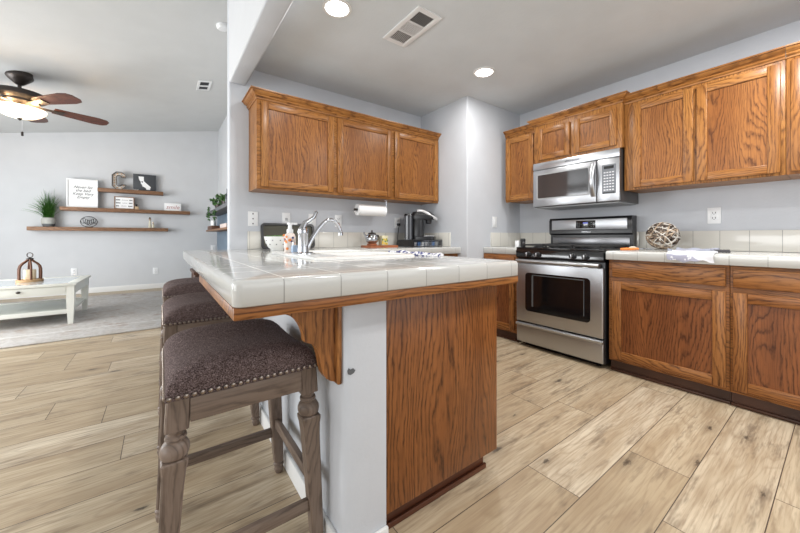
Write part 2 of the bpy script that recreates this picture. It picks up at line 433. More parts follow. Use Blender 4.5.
def facing(axis, loc):
    """matrix that stands text upright facing -Y or -X"""
    m = Matrix.Rotation(PI/2, 4, 'X')
    if axis == '-X': m = Matrix.Rotation(-PI/2, 4, 'Z') @ m
    return Matrix.Translation(loc) @ m

# ------------------------------------------------------------------ room shell
XS, YS, XL, YB = 3.40, 3.00, -3.40, 8.04       # stove wall, sink wall, left wall, living room back wall
CZ = 2.44
vz = lambda x: 3.10+0.20*x                       # vaulted ceiling height
struct('floor', MB().box(XL-0.12, XS+0.12, -2.6, YB+0.12, -0.1, 0), FLOOR, smooth=False)
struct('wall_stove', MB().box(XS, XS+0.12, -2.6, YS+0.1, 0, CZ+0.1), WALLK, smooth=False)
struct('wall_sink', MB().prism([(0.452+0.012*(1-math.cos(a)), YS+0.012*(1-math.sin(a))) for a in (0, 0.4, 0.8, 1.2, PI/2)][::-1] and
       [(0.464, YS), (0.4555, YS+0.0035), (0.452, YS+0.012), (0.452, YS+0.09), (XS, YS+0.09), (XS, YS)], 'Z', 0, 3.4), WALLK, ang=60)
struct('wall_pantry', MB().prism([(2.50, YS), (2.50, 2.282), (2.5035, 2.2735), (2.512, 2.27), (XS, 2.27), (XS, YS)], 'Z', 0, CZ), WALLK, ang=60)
struct('wall_back', MB().box(XL-0.1, 1.1, YB, YB+0.12, 0, 3.6), WALL, smooth=False)
struct('wall_right', MB().box(1.0, 1.1, YS+0.09, YB, 0, 3.6), WALL, smooth=False)
# left wall of the living room with two tall window openings
mb = MB()
for y0, y1, z0, z1 in ((-2.6, -0.4, 0, 2.45), (-0.4, 2.2, 0, 0.3), (-0.4, 2.2, 2.3, 2.45), (2.2, 3.7, 0, 2.45), (3.7, 6.3, 0, 0.3), (3.7, 6.3, 2.2, 2.45), (6.3, YB, 0, 2.45)):
    mb.box(XL-0.1, XL, y0, y1, z0, z1)
struct('wall_left', mb, WALL, smooth=False)
struct('ceiling', MB().box(0.58, XS, -2.6, YS, CZ, CZ+0.08), CEIL, smooth=False)
struct('ceiling_living', MB().prism([(XL-0.1, vz(XL-0.1)), (1.1, vz(1.1)), (1.1, vz(1.1)+0.1), (XL-0.1, vz(XL-0.1)+0.1)], 'Y', -2.6, YB+0.1), CEILL, smooth=False)
# dropped header between kitchen and living room, with rounded lower corners
hb = 2.283
def rr(x0, x1, z0, z1, r=0.014):
    p = [(x0, z1)]
    for a in range(0, 5):
        t = PI+PI/2*a/4; p.append((x0+r+r*math.cos(t), z0+r+r*math.sin(t)))
    for a in range(0, 5):
        t = 1.5*PI+PI/2*a/4; p.append((x1-r+r*math.cos(t), z0+r+r*math.sin(t)))
    p.append((x1, z1)); return p
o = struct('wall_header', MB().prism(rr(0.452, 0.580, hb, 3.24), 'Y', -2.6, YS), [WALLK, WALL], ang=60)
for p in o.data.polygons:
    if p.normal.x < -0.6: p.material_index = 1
# low wall that carries the counter
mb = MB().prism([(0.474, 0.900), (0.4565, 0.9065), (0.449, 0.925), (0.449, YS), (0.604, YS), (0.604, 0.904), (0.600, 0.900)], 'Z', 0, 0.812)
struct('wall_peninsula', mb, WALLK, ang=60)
struct('baseboard_back', MB().box(XL, 1.0, YB-0.014, YB, 0, 0.10, 0.004), TRIM)
struct('baseboard_right', MB().box(0.986, 1.0, YS+0.1, YB-0.014, 0, 0.10, 0.004), TRIM)
struct('baseboard_peninsula', MB().box(0.435, 0.449, 0.925, YS, 0, 0.08, 0.004).box(0.445, 0.604, 0.888, 0.900, 0, 0.060, 0.004), TRIM)
struct('trim_1', MB().box(0.975, 1.0, 4.4, YB-0.015, 0.10, 1.46, 0.003), BLUEW)

# ------------------------------------------------------------------ cabinets
def door(parent, axis, plane, a0, a1, z0, z1, st=0.055, mats=None, name='door', horiz=None):
    """frame and panel door; axis 'Y': faces -Y at y=plane spanning x; axis 'X': faces -X at x=plane spanning y"""
    zm, hm, pm = mats
    th = 0.019
    d = MB()
    def bx(p, q, r, t, dep0, dep1, mi, bev=0.0035, m=None):
        m = m or d; m.mat(mi)
        if axis == 'Y': m.box(p, q, plane-dep1, plane-dep0, r, t, bev)
        else: m.box(plane-dep1, plane-dep0, p, q, r, t, bev)
    bx(a0, a0+st, z0, z1, 0, th, 0); bx(a1-st, a1, z0, z1, 0, th, 0)
    bx(a0+st, a1-st, z0, z0+st, 0, th-0.0008, 1); bx(a0+st, a1-st, z1-st, z1, 0, th-0.0008, 1)
    o = d.build(name, [zm, hm], parent)
    p = MB()
    bx(a0+st-0.004, a1-st+0.004, z0+st-0.004, z1-st+0.004, 0.001, 0.008, 0, 0, p)
    # small sloping moulding around the panel
    q = p.build('panel', [pm], o)
    return o
def slab(parent, axis, plane, a0, a1, z0, z1, mat, name='drawer', th=0.019):
    d = MB()
    if axis == 'Y': d.box(a0, a1, plane-th, plane, z0, z1, 0.006)
    else: d.box(plane-th, plane, a0, a1, z0, z1, 0.006)
    return d.build(name, mat, parent)
def crown_prof(z0, z1, out):
    h = z1-z0
    return [(0, z0), (0.006, z0), (0.008, z0+0.15*h), (0.018, z0+0.28*h), (0.28*out, z0+0.45*h), (0.62*out, z0+0.6*h), (0.8*out, z0+0.78*h), (0.82*out, z0+0.84*h), (out, z0+0.86*h), (out, z1), (0, z1)]

# sink wall cabinet
t = thing('wall_cabinet', 'long oak wall cabinet with three doors above the sink and coffee maker', 'cabinet', (1.55, 3.0, 1.385))
MB().box(0.601, 2.498, 2.720, 2.998, 1.392, 2.10).mat(1).box(0.598, 2.499, 2.700, 2.720, 1.385, 2.10, 0.002).build('body', [OZ, OX], t)
for a0, a1 in ((0.628, 1.236), (1.272, 1.862), (1.898, 2.486)):
    door(t, 'Y', 2.700, a0, a1, 1.405, 2.072, mats=(OZ, OX, OPZ))
mb = MB()
pf = crown_prof(2.085, 2.150, 0.055)
ring0 = [(0.601-d, 2.999, z) for d, z in pf]; ring1 = [(0.601-d, 2.700-d, z) for d, z in pf]; ring2 = [(2.498, 2.700-d, z) for d, z in pf]
mb.loft([ring0, ring1, ring2]).build('crown_moulding', OX, t, ang=25)

# stove wall cabinets (faces toward -X)
def wcab(label, x0, y0, y1, z0, z1, doors, crz, ends=(False, False), st=0.055, cz0=None):
    t = thing('wall_cabinet', label, 'cabinet', (XS, (y0+y1)/2, z0))
    MB().box(x0+0.02, XS-0.001, y0, y1, z0+0.007, z1).mat(1).box(x0, x0+0.02, y0, y1, z0, z1, 0.002).build('body', [OZ, OZ], t)
    for a0, a1, b0, b1 in doors: door(t, 'X', x0, a0, a1, b0, b1, st, mats=(OZ, OY, OPZ))
    pf = crown_prof(cz0 or (crz-0.065), crz, 0.05)
    rings = []
    if ends[0]: rings.append([(XS-0.002 if ends[0] is True else ends[0], y0-d, z) for d, z in pf])
    rings.append([(x0-d, y0-(d if ends[0] else 0), z) for d, z in pf])
    rings.append([(x0-d, y1+(d if ends[1] else 0), z) for d, z in pf])
    if ends[1]: rings.append([(XS-0.002 if ends[1] is True else ends[1], y1+d, z) for d, z in pf])
    MB().loft(rings).build('crown_moulding', OY, t, ang=25)
    return t
wcab('narrow single-door oak wall cabinet beside the grey corner wall, left of the microwave', 3.048, 1.850, 2.208, 1.385, 2.10, [(1.872, 2.200, 1.402, 2.065)], 2.150)
wcab('short two-door oak wall cabinet directly above the microwave', 3.008, 1.076, 1.848, 1.735, 2.12, [(1.490, 1.800, 1.760, 2.060), (1.112, 1.452, 1.760, 2.060)], 2.165, (3.044, 3.044), 0.05)
wcab('large two-door oak wall cabinet to the right of the microwave', 3.048, 0.222, 1.074, 1.385, 2.10, [(0.645, 1.012, 1.402, 2.065), (0.240, 0.626, 1.402, 2.065)], 2.150)
wcab('oak wall cabinet cut off by the right edge of the photo', 3.048, -0.62, 0.220, 1.385, 2.10, [(-0.19, 0.202, 1.402, 2.065), (-0.60, -0.21, 1.402, 2.065)], 2.150)

# stove wall base cabinets
def bcab(label, y0, y1, doors, drawers):
    t = thing('base_cabinet', label, 'cabinet', (XS, (y0+y1)/2, 0))
    MB().box(2.768, XS-0.001, y0, y1, 0.09, 0.840).mat(1).box(2.748, 2.768, y0, y1, 0.085, 0.840, 0.002).build('body', [BZ, BY], t)
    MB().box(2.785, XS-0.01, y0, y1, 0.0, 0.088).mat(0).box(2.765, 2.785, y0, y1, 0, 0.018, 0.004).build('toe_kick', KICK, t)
    for a0, a1 in doors: door(t, 'X', 2.748, a0, a1, 0.105, 0.682, 0.06, mats=(BZ, BY, BPZ))
    for a0, a1 in drawers: slab(t, 'X', 2.748, a0, a1, 0.712, 0.822, BY)
    return t
bcab('oak base cabinet with one door and one drawer just right of the stove', 0.417, 1.070, [(0.432, 1.045)], [(0.432, 1.045)])
bcab('oak base cabinet at the right edge of the photo, its drawer and door cut off', -0.62, 0.415, [(-0.11, 0.402), (-0.60, -0.125)], [(-0.11, 0.402), (-0.60, -0.125)])
bcab('small oak base cabinet between the stove and the grey corner wall', 1.862, 2.266, [(1.885, 2.245)], [(1.885, 2.245)])

# sink wall base cabinet
t = thing('base_cabinet', 'oak base cabinet under the coffee maker counter, mostly hidden behind the peninsula', 'cabinet', (1.9, 3.0, 0))
MB().box(1.30, 2.498, 2.40, 2.998, 0.09, 0.838).build('body', BX, t)
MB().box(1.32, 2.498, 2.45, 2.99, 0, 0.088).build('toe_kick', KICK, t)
for a0, a1 in ((1.33, 1.89), (1.92, 2.47)):
    door(t, 'Y', 2.40, a0, a1, 0.105, 0.682, 0.06, mats=(BZ, BX, BPZ)); slab(t, 'Y', 2.40, a0, a1, 0.712, 0.822, BX)

# peninsula cabinet (open top so the sink can hang in it)
t = thing('peninsula_cabinet', 'oak peninsula cabinet with plain end panel under the tiled counter', 'cabinet', (0.9, 1.6, 0))
MB().box(0.606, 1.185, 0.905, 0.925, 0.085, 0.811, 0.002).build('end_panel', oak('dark red oak veneer', 'Z', (0.27, 0.098, 0.028), (0.20, 0.068, 0.019), (0.040, 0.012, 0.003), 0.32, 50, 0.2), t)
MB().box(0.606, 0.622, 0.925, 2.98, 0.09, 0.811).box(1.165, 1.185, 0.925, 2.38, 0.085, 0.811).box(0.622, 1.165, 0.925, 2.98, 0.088, 0.105).build('body', BZ, t)
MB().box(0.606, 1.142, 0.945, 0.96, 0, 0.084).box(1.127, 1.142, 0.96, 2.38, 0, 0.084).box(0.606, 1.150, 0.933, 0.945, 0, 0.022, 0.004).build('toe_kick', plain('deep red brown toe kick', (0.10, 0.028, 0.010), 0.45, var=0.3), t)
for a0, a1 in ((0.95, 1.62), (1.66, 2.33)):
    m2 = MB().box(1.185, 1.204, a0, a1, 0.105, 0.682, 0.006); m2.build('door', BZ, t)
    MB().box(1.185, 1.204, a0, a1, 0.712, 0.800, 0.006).build('drawer', BY, t)

# dark scuff knocked into the rounded corner of the low wall
struct('trim_2', MB().prism([(0.462, 0.590), (0.470, 0.587), (0.481, 0.591), (0.486, 0.598), (0.478, 0.606), (0.470, 0.603), (0.464, 0.608), (0.460, 0.600)], 'Y', 0.8988, 0.9035), STONED, smooth=False)
# corbel under the overhang
t = thing('corbel', 'scrolled oak bracket holding up the counter overhang above the nearest stool', 'bracket', (0.449, 0.95, 0.56))
def ogee():
    p = [(0.434, 0.811), (0.262, 0.811), (0.262, 0.797)]
    for i in range(9):
        a = i/8; p.append((0.262+0.078*math.sin(a*PI/2)**1.0, 0.797-0.085*(1-math.cos(a*PI/2))-0.01*a))
    for i in range(1, 10):
        a = i/9; p.append((0.340+0.094*(a+0.10*math.sin(2*PI*a)), 0.702-0.138*(a-0.10*math.sin(2*PI*a))))
    return p
MB().prism(ogee(), 'Y', 0.932, 0.968).build('scroll', BZ, t, ang=40)
MB().box(0.434, 0.4488, 0.915, 0.985, 0.558, 0.811, 0.004).build('back_plate', BZ, t)

# ------------------------------------------------------------------ countertops
def slab_top(parent, name, mat, x0, x1, y0, y1, z0, z1, r=0.014, rc=(0.02, 0.02, 0.02, 0.02), hole=None):
    """slab with rounded upper edges and plan corners; optional rectangular hole"""
    def loop(ins):
        pts = []
        cs = [(x0, y0, PI, rc[0]), (x1, y0, 1.5*PI, rc[1]), (x1, y1, 0, rc[2]), (x0, y1, 0.5*PI, rc[3])]
        for cx, cy, a0, q in cs:
            sx = 1 if cx == x0 else -1; sy = 1 if cy == y0 else -1
            ox, oy = cx+sx*q, cy+sy*q; rad = max(q-ins, 0.0005)
            if q <= ins: ox, oy = cx+sx*ins, cy+sy*ins
            for i in range(6):
                a = a0+PI/2*i/5; pts.append((ox+rad*math.cos(a), oy+rad*math.sin(a)))
        return pts
    m = MB(); bm = m.bm
    prof = [(0.004, z0), (0, z0+0.004)]+[(r-r*math.cos(a), z1-r+r*math.sin(a)) for a in [PI/2*i/5 for i in range(6)]]
    rings = [[(x, y, z) for x, y in loop(i)] for i, z in prof]
    V = [[bm.verts.new(p) for p in rg] for rg in rings]
    n = len(V[0])
    for a, b in zip(V[:-1], V[1:]):
        for i in range(n): bm.faces.new((a[i], a[(i+1) % n], b[(i+1) % n], b[i]))
    if hole:
        hx0, hx1, hy0, hy1 = hole
        hp = [(hx0, hy0), (hx1, hy0), (hx1, hy1), (hx0, hy1)]
        H = [[bm.verts.new((x, y, z)) for x, y in hp] for z in (z0, z1)]
        for i in range(4): bm.faces.new((H[0][i], H[0][(i+1) % 4], H[1][(i+1) % 4], H[1][i]))
        for lv, hv in ((V[0], H[0]), (V[-1], H[1])):
            es = [bm.edges.get((lv[i], lv[(i+1) % n])) for i in range(n)]+[bm.edges.get((hv[i], hv[(i+1) % 4])) for i in range(4)]
            bmesh.ops.triangle_fill(bm, edges=es, use_beauty=True)
    else:
        bm.faces.new(list(reversed(V[0]))); bm.faces.new(V[-1])
    return m.build(name, mat, parent, ang=50)
ZT = 0.907
t = thing('countertop', 'glossy white tiled peninsula countertop with an oak underside, carrying the sink', 'countertop', (0.7, 1.9, 0.812))
TILE1 = tile('glossy white counter tile', 0.252-0.7, 0.842+0.05-1.9, 0)
slab_top(t, 'tile_top', TILE1, 0.135, 1.262, 0.842, 2.998, 0.842, ZT, rc=(0.022, 0.022, 0.003, 0.003), hole=(0.572, 1.09, 1.38, 2.10))
mb = MB()
mb.box(0.137, 1.255, 0.846, 0.875, 0.812, 0.8415, 0.002).box(0.137, 0.166, 0.875, 1.70, 0.812, 0.8415, 0.002).box(1.226, 1.255, 0.875, 2.37, 0.812, 0.8415, 0.002)
mb.box(0.166, 0.36, 0.875, 1.70, 0.8135, 0.8415).box(0.36, 0.56, 0.875, 2.99, 0.8135, 0.8415).box(0.56, 1.226, 0.875, 1.37, 0.8135, 0.8415)
mb.build('edge_trim', BX, t)
t = thing('countertop', 'white tiled counter along the wall carrying the coffee maker', 'countertop', (1.9, 2.7, 0.842))
slab_top(t, 'tile_top', tile('white wall counter tile', 0.2, 0.06, 0), 1.264, 2.499, 2.355, 2.998, 0.842, ZT, rc=(0.003, 0.003, 0.003, 0.003))
t = thing('countertop', 'white tiled counter right of the stove holding the twig ball', 'countertop', (3.05, 0.2, 0.842))
TILE3 = tile('white right counter tile', 0.10, 0.414-0.2, 0, 0.1535)
slab_top(t, 'tile_top', TILE3, 2.708, 3.398, -0.65, 1.078, 0.842, ZT, rc=(0.003, 0.003, 0.003, 0.003))
t = thing('countertop', 'short white tiled counter between the stove and the grey corner wall', 'countertop', (3.05, 2.05, 0.842))
slab_top(t, 'tile_top', tile('white short counter tile', 0.10, 0.1, 0, 0.1535), 2.745, 3.398, 1.858, 2.268, 0.842, ZT, rc=(0.003, 0.003, 0.003, 0.003))
BST = (0.69, 0.67, 0.615)
def splash(label, x0, x1, y0, y1, ox, oy):
    o = MB().box(x0, x1, y0, y1, ZT+0.001, 1.058, 0.003).build('tile_backsplash', tile('cream backsplash tile', ox, oy, 0, 0.1535, BST))
    recenter(o, ((x0+x1)/2, (y0+y1)/2, ZT+0.001))
    o.data.materials[0] = tile('cream backsplash tile', ox-(x0+x1)/2, oy-(y0+y1)/2, 0, 0.1535, BST)
    return tag(o, label, 'backsplash')
splash('cream tile backsplash on the wall behind the faucet and coffee maker', 0.590, 2.499, YS-0.011, YS-0.0005, 0.76, 9)
splash('cream tile backsplash below the white outlet, right of the stove', XS-0.011, XS-0.0005, -0.65, 1.080, 9, 0.414)
splash('cream tile backsplash behind the stove top', XS-0.011, XS-0.0005, 1.082, 2.258, 9, 1.33)
splash('short cream tile backsplash on the grey corner wall left of the stove', 2.862, XS-0.012, 2.2585, 2.2695, 3.02, 9)
splash('cream tile backsplash on the side of the corner wall behind the coffee maker', 2.4885, 2.4995, 2.50, 2.988, 9, 2.68)

# ------------------------------------------------------------------ stove
t = thing('stove', 'freestanding stainless steel gas stove with black cooktop', 'stove', (3.05, 1.465, 0))
y0, y1 = 1.090, 1.842
MB().box(2.735, 3.385, y0, y1, 0.035, 0.880, 0.004).mat(0).box(2.78, 3.30, y0+0.05, y1-0.05, 0.0, 0.04).build('body', BLACK, t)
d = MB().box(2.700, 2.733, y0+0.003, y1-0.003, 0.232, 0.772, 0.008, 3).build('oven_door', STEEL, t)
def rrect(y0, y1, z0, z1, r, n=5):
    p = []
    for cy, cz, a in ((y0+r, z0+r, PI), (y1-r, z0+r, 1.5*PI), (y1-r, z1-r, 0), (y0+r, z1-r, PI/2)):
        for i in range(n): p.append((cy+r*math.cos(a+PI/2*i/(n-1)), cz+r*math.sin(a+PI/2*i/(n-1))))
    return p
MB().prism(rrect(1.183, 1.745, 0.338, 0.686, 0.03), 'X', 2.6965, 2.705).build('window_surround', BLACKG, d, ang=50)
MB().prism(rrect(1.232, 1.665, 0.385, 0.664, 0.012), 'X', 2.6945, 2.70).build('window_glass', GLASSD, d, ang=50)
mb = MB()
for a, b in ((1.228, 1.232), (1.665, 1.680)): mb.box(2.694, 2.699, a, b, 0.385, 0.672)
mb.box(2.694, 2.699, 1.226, 1.680, 0.664, 0.672)
mb.build('window_rim', STONED, d)
MB().tube([(2.676, y0+0.02, 0.792), (2.668, 1.30, 0.792), (2.666, 1.466, 0.792), (2.668, 1.65, 0.792), (2.676, y1-0.02, 0.792)], 0.0165, 12).box(2.676, 2.70, y0+0.02, y0+0.05, 0.780, 0.804).box(2.676, 2.70, y1-0.05, y1-0.02, 0.780, 0.804).build('handle', STEEL, d)
MB().box(2.703, 2.733, y0+0.003, y1-0.003, 0.042, 0.222, 0.008, 3).mat(0).prism([(2.703, 0.222), (2.686, 0.212), (2.690, 0.198), (2.703, 0.190)], 'Y', y0+0.003, y1-0.003).build('bottom_drawer', STEEL, t)
MB().prism([(2.715, 0.815), (2.700, 0.822), (2.700, 0.885), (2.712, 0.905), (2.78, 0.905), (2.78, 0.815)], 'Y', y0, y1).build('control_panel', BLACKG, t)
for y in (1.716, 1.622, 1.318, 1.218):
    k = MB().lathe([(0.024, 0), (0.024, 0.008), (0.019, 0.012), (0.018, 0.030), (0.015, 0.032)], (0, 0, 0), 18, 'X').mat(1).box(0.030, 0.036, -0.004, 0.004, -0.017, 0.017, 0.001)
    k.xform(Matrix.Translation((2.700, y, 0.853)) @ Matrix.Scale(-1, 4, (1, 0, 0)))
    k.build('knob', [BLACK, SILVER], t)
MB().box(2.705, 3.30, y0-0.003, y1+0.003, 0.900, 0.916, 0.005).build('cooktop', BLACKG, t)
for ya, yb in ((y0+0.03, 1.335), (1.345, 1.587), (1.597, y1-0.03)):
    mb = MB(); xa, xb = 2.74, 3.24
    for y in (ya+0.006, (ya+yb)/2, yb-0.006): mb.box(xa, xb, y-0.005, y+0.005, 0.930, 0.944, 0.002)
    for x in (xa+0.005, 2.86, 2.99, 3.12, xb-0.005): mb.box(x-0.005, x+0.005, ya, yb, 0.930, 0.944, 0.002)
    for x in (xa+0.01, xb-0.01):
        for y in (ya+0.008, yb-0.008): mb.box(x-0.007, x+0.007, y-0.007, y+0.007, 0.915, 0.932)
    mb.build('grate', IRON, t)
for x, y in ((2.86, 1.22), (3.12, 1.22), (2.99, 1.466), (2.86, 1.71), (3.12, 1.71)):
    MB().lathe([(0.045, 0.915), (0.045, 0.921), (0.030, 0.924), (0.028, 0.930), (0, 0.931)], (x, y, 0), 20).build('burner', IRON, t)
bgd = MB().prism([(3.300, 0.905), (3.300, 1.030), (3.270, 1.045), (3.270, 1.175), (3.285, 1.198), (3.372, 1.198), (3.372, 0.905)], 'Y', y0+0.005, y1-0.005).build('backguard', BLACK, t)
MB().box(3.295, 3.301, y0+0.03, y1-0.03, 0.925, 1.005, 0.002).build('vent_strip', steel('dark steel', (0.22, 0.22, 0.23), 0.3), bgd)
MB().box(3.262, 3.271, 1.128, 1.806, 1.080, 1.178, 0.006).build('steel_fascia', STEEL, bgd)
MB().box(3.258, 3.263, 1.385, 1.562, 1.094, 1.166, 0.003).build('button_panel', BLACKG, bgd)
MB().box(3.2565, 3.2585, 1.450, 1.495, 1.137, 1.149).build('clock_display', DISP, bgd)
mb = MB()
for i in range(3):
    for y in (1.40, 1.42, 1.53, 1.548): mb.box(3.2567, 3.2585, y-0.004, y+0.004, 1.106+i*0.018, 1.110+i*0.018)
mb.box(3.2567, 3.2585, 1.44, 1.50, 1.104, 1.107).build('button_marks', GREYP, bgd)
text('Whirlpool', 0.020, SILVER, bgd, facing('-X', (3.2685, 1.470, 1.058)), 'lettering')

# ------------------------------------------------------------------ microwave
t = thing('microwave', 'stainless steel microwave mounted over the stove', 'microwave', (3.2, 1.465, 1.31))
y0, y1 = 1.086, 1.846
MB().box(3.0090, 3.397, y0+0.002, y1-0.002, 1.302, 1.732, 0.003).build('casing', plain('dark brown grey casing', (0.05, 0.043, 0.04), 0.3), t)
MB().box(3.03, 3.39, y0+0.02, y1-0.02, 1.292, 1.303).build('underside', GREYP, t)
vg = MB().box(2.9870, 3.0090, y0, y1, 1.664, 1.732, 0.004).build('vent_panel', STEEL, t)
text('Whirlpool', 0.030, plain('dark logo grey', (0.12, 0.12, 0.13), 0.4), vg, facing('-X', (2.9865, 1.470, 1.700)), 'lettering', 0.15)
d = MB().box(2.9870, 3.0090, 1.262, y1, 1.306, 1.660, 0.006).build('door', STEEL, t)
MB().prism(rrect(1.312, 1.806, 1.374, 1.622, 0.012), 'X', 2.9845, 2.9900).build('window_rim', GREYP, d, ang=50)
MB().prism(rrect(1.326, 1.793, 1.386, 1.610, 0.008), 'X', 2.9825, 2.9860).build('window_glass', plain('mirror dark glass', (0.07, 0.07, 0.075), 0.06, 0.5, coat=1.0), d, ang=50)
hp = [(2.9850-0.045*math.sin(PI*i/10), 1.284, 1.358+0.285*i/10) for i in range(11)]
MB().tube(hp, 0.021, 12, flat=0.6).build('handle', STEEL, d)
cp = MB().box(2.9870, 3.0090, y0, 1.258, 1.306, 1.660, 0.006).build('control_panel', STEEL, t)
MB().prism(rrect(1.112, 1.216, 1.368, 1.610, 0.006), 'X', 2.9840, 2.9900).build('keypad', plain('blue grey keypad', (0.13, 0.14, 0.155), 0.3), cp, ang=50)
MB().box(2.9825, 2.9850, 1.128, 1.200, 1.575, 1.598).build('clock_display', BLACKG, cp)
mb = MB()
for i in range(7):
    for j in range(4): mb.box(2.9827, 2.9850, 1.126+j*0.021, 1.139+j*0.021, 1.396+i*0.024, 1.405+i*0.024)
mb.mat(1).box(2.9827, 2.9850, 1.120, 1.210, 1.371, 1.383).build('key_marks', [SILVER, BLACK], cp)

# ------------------------------------------------------------------ sink and faucet
t = thing('sink', 'white enamel sink dropped into the peninsula counter', 'sink', (0.83, 1.74, ZT))
def rl(x0, x1, y0, y1, z, r, n=6):
    p = []
    for cx, cy, a in ((x0+r, y0+r, PI), (x1-r, y0+r, 1.5*PI), (x1-r, y1-r, 0), (x0+r, y1-r, PI/2)):
        for i in range(n): p.append((cx+r*math.cos(a+PI/2*i/(n-1)), cy+r*math.sin(a+PI/2*i/(n-1)), z))
    return p
X0, X1, Y0, Y1 = 0.548, 1.112, 1.352, 2.128
mb = MB(); bm = mb.bm
out = [rl(X0, X1, Y0, Y1, ZT+0.0005, 0.05), rl(X0+0.003, X1-0.003, Y0+0.003, Y1-0.003, ZT+0.010, 0.048), rl(X0+0.014, X1-0.014, Y0+0.014, Y1-0.014, ZT+0.014, 0.04)]
mb.loft(out, cap=False)
bm.verts.ensure_lookup_table()
outer = bm.verts[len(bm.verts)-24:]
es = [bm.edges.get((outer[i], outer[(i+1) % 24])) for i in range(24)]
for a, b in ((Y0+0.04, 1.72), (1.76, Y1-0.04)):
    rings = [rl(0.690, X1-0.03, a, b, ZT+0.014, 0.05), rl(0.696, X1-0.036, a+0.006, b-0.006, ZT-0.01, 0.05), rl(0.71, X1-0.05, a+0.02, b-0.02, ZT-0.17, 0.05), rl(0.73, X1-0.07, a+0.04, b-0.04, ZT-0.185, 0.04)]
    k0 = len(bm.verts); mb.loft(rings, cap=False); bm.verts.ensure_lookup_table()
    top = bm.verts[k0:k0+24]; bot = bm.verts[k0+72:k0+96]
    bm.faces.new(bot)
    es += [bm.edges.get((top[i], top[(i+1) % 24])) for i in range(24)]
bmesh.ops.triangle_fill(bm, edges=es, use_beauty=True)
mb.build('basin', SINKW, t, ang=40)
for y in (1.556, 1.924): MB().lathe([(0.04, ZT-0.1845), (0.04, ZT-0.181), (0.03, ZT-0.182), (0, ZT-0.183)], (0.885, y, 0), 20).build('drain', CHROME, t)

zr = ZT+0.0145
fx, fy = 0.622, 1.742
t = thing('faucet', 'chrome single-lever kitchen faucet with arched spout on the sink rim', 'faucet', (fx, fy, zr))
MB().loft([rl(fx-0.03, fx+0.03, fy-0.10, fy+0.10, zr, 0.028), rl(fx-0.03, fx+0.03, fy-0.10, fy+0.10, zr+0.005, 0.028), rl(fx-0.026, fx+0.026, fy-0.096, fy+0.096, zr+0.009, 0.025)]).build('base_plate', CHROME, t, ang=40)
MB().lathe([(0.030, zr+0.008), (0.029, zr+0.02), (0.027, zr+0.10), (0.029, zr+0.103), (0.030, zr+0.118), (0.026, zr+0.135), (0.015, zr+0.143), (0, zr+0.145)], (fx, fy, 0), 24).build('body', CHROME, t)
pts = [(0.014, 0.012), (0.030, 0.045), (0.055, 0.090), (0.085, 0.134), (0.112, 0.164), (0.138, 0.182), (0.162, 0.186), (0.185, 0.178), (0.203, 0.160), (0.214, 0.138), (0.219, 0.118)]
pts = [(fx+a, fy-0.004, zr+h) for a, h in pts]
MB().tube(pts, [0.013, 0.0125]+[0.0105]*(len(pts)-2), 14).lathe([(0.011, zr+0.122), (0.0135, zr+0.116), (0.0135, zr+0.098), (0.010, zr+0.096)], (fx+0.220, fy-0.004, 0), 16).build('spout', CHROME, t)
MB().tube([(fx-0.006, fy, zr+0.13), (fx+0.012, fy, zr+0.165), (fx+0.040, fy, zr+0.182), (fx+0.062, fy, zr+0.200), (fx+0.070, fy, zr+0.222), (fx+0.080, fy, zr+0.228)], [0.019, 0.015, 0.011, 0.010, 0.011, 0.008], 12).build('lever', CHROME, t)

# soap bottle
sx, sy = 0.603, 1.905
t = thing('soap_bottle', 'foaming hand soap pump bottle with orange flower label beside the faucet', 'bottle', (sx, sy, zr))
def ell(c, rx, ry, z, n=20): return [(c[0]+rx*math.cos(2*PI*i/n), c[1]+ry*math.sin(2*PI*i/n), z) for i in range(n)]
MB().loft([ell((sx, sy), r, r*0.8, zr+h) for r, h in ((0.029, 0), (0.033, 0.006), (0.034, 0.05), (0.032, 0.09), (0.026, 0.106), (0.018, 0.112))]).build('bottle_body', SOAPC, t, ang=50)
MB().lathe([(0.018, zr+0.112), (0.018, zr+0.132), (0.012, zr+0.134), (0.010, zr+0.160), (0.017, zr+0.161), (0.017, zr+0.171), (0, zr+0.173)], (sx, sy, 0), 18).box(sx-0.006, sx+0.042, sy-0.008, sy+0.008, zr+0.160, zr+0.171, 0.003).build('pump', WHITE_P, t)
random.seed(3)
for i in range(12):
    a = -PI/2+random.uniform(-1.3, 1.3)*0.9-0.25; z = zr+random.uniform(0.02, 0.09); r = random.uniform(0.005, 0.0085)
    cx, cy = sx+0.0342*math.cos(a), sy+0.0275*math.sin(a)
    tx, ty = -math.sin(a), math.cos(a)*0.8
    ring = [(cx+tx*r*math.cos(b)+math.cos(a)*0.001, cy+ty*r*math.cos(b)+math.sin(a)*0.001, z+r*math.sin(b)) for b in [2*PI*k/10 for k in range(10)]]
    ring2 = [(p[0]-math.cos(a)*0.004, p[1]-math.sin(a)*0.004, p[2]) for p in ring]
    MB().loft([ring2, ring]).build('flower', [ORANGE, NAVY, ORANGE][i % 3], t)
t = thing('sponge_holder', 'small blue and white sponge holder in front of the soap bottle', 'holder', (0.606, 1.842, zr))
MB().box(0.592, 0.622, 1.826, 1.858, zr, zr+0.042, 0.006).build('cup', plain('pale blue plastic', (0.38, 0.50, 0.66), 0.4), t)
MB().box(0.596, 0.606, 1.830, 1.854, zr+0.005, zr+0.060, 0.004).build('sponge', WHITE_P, t)

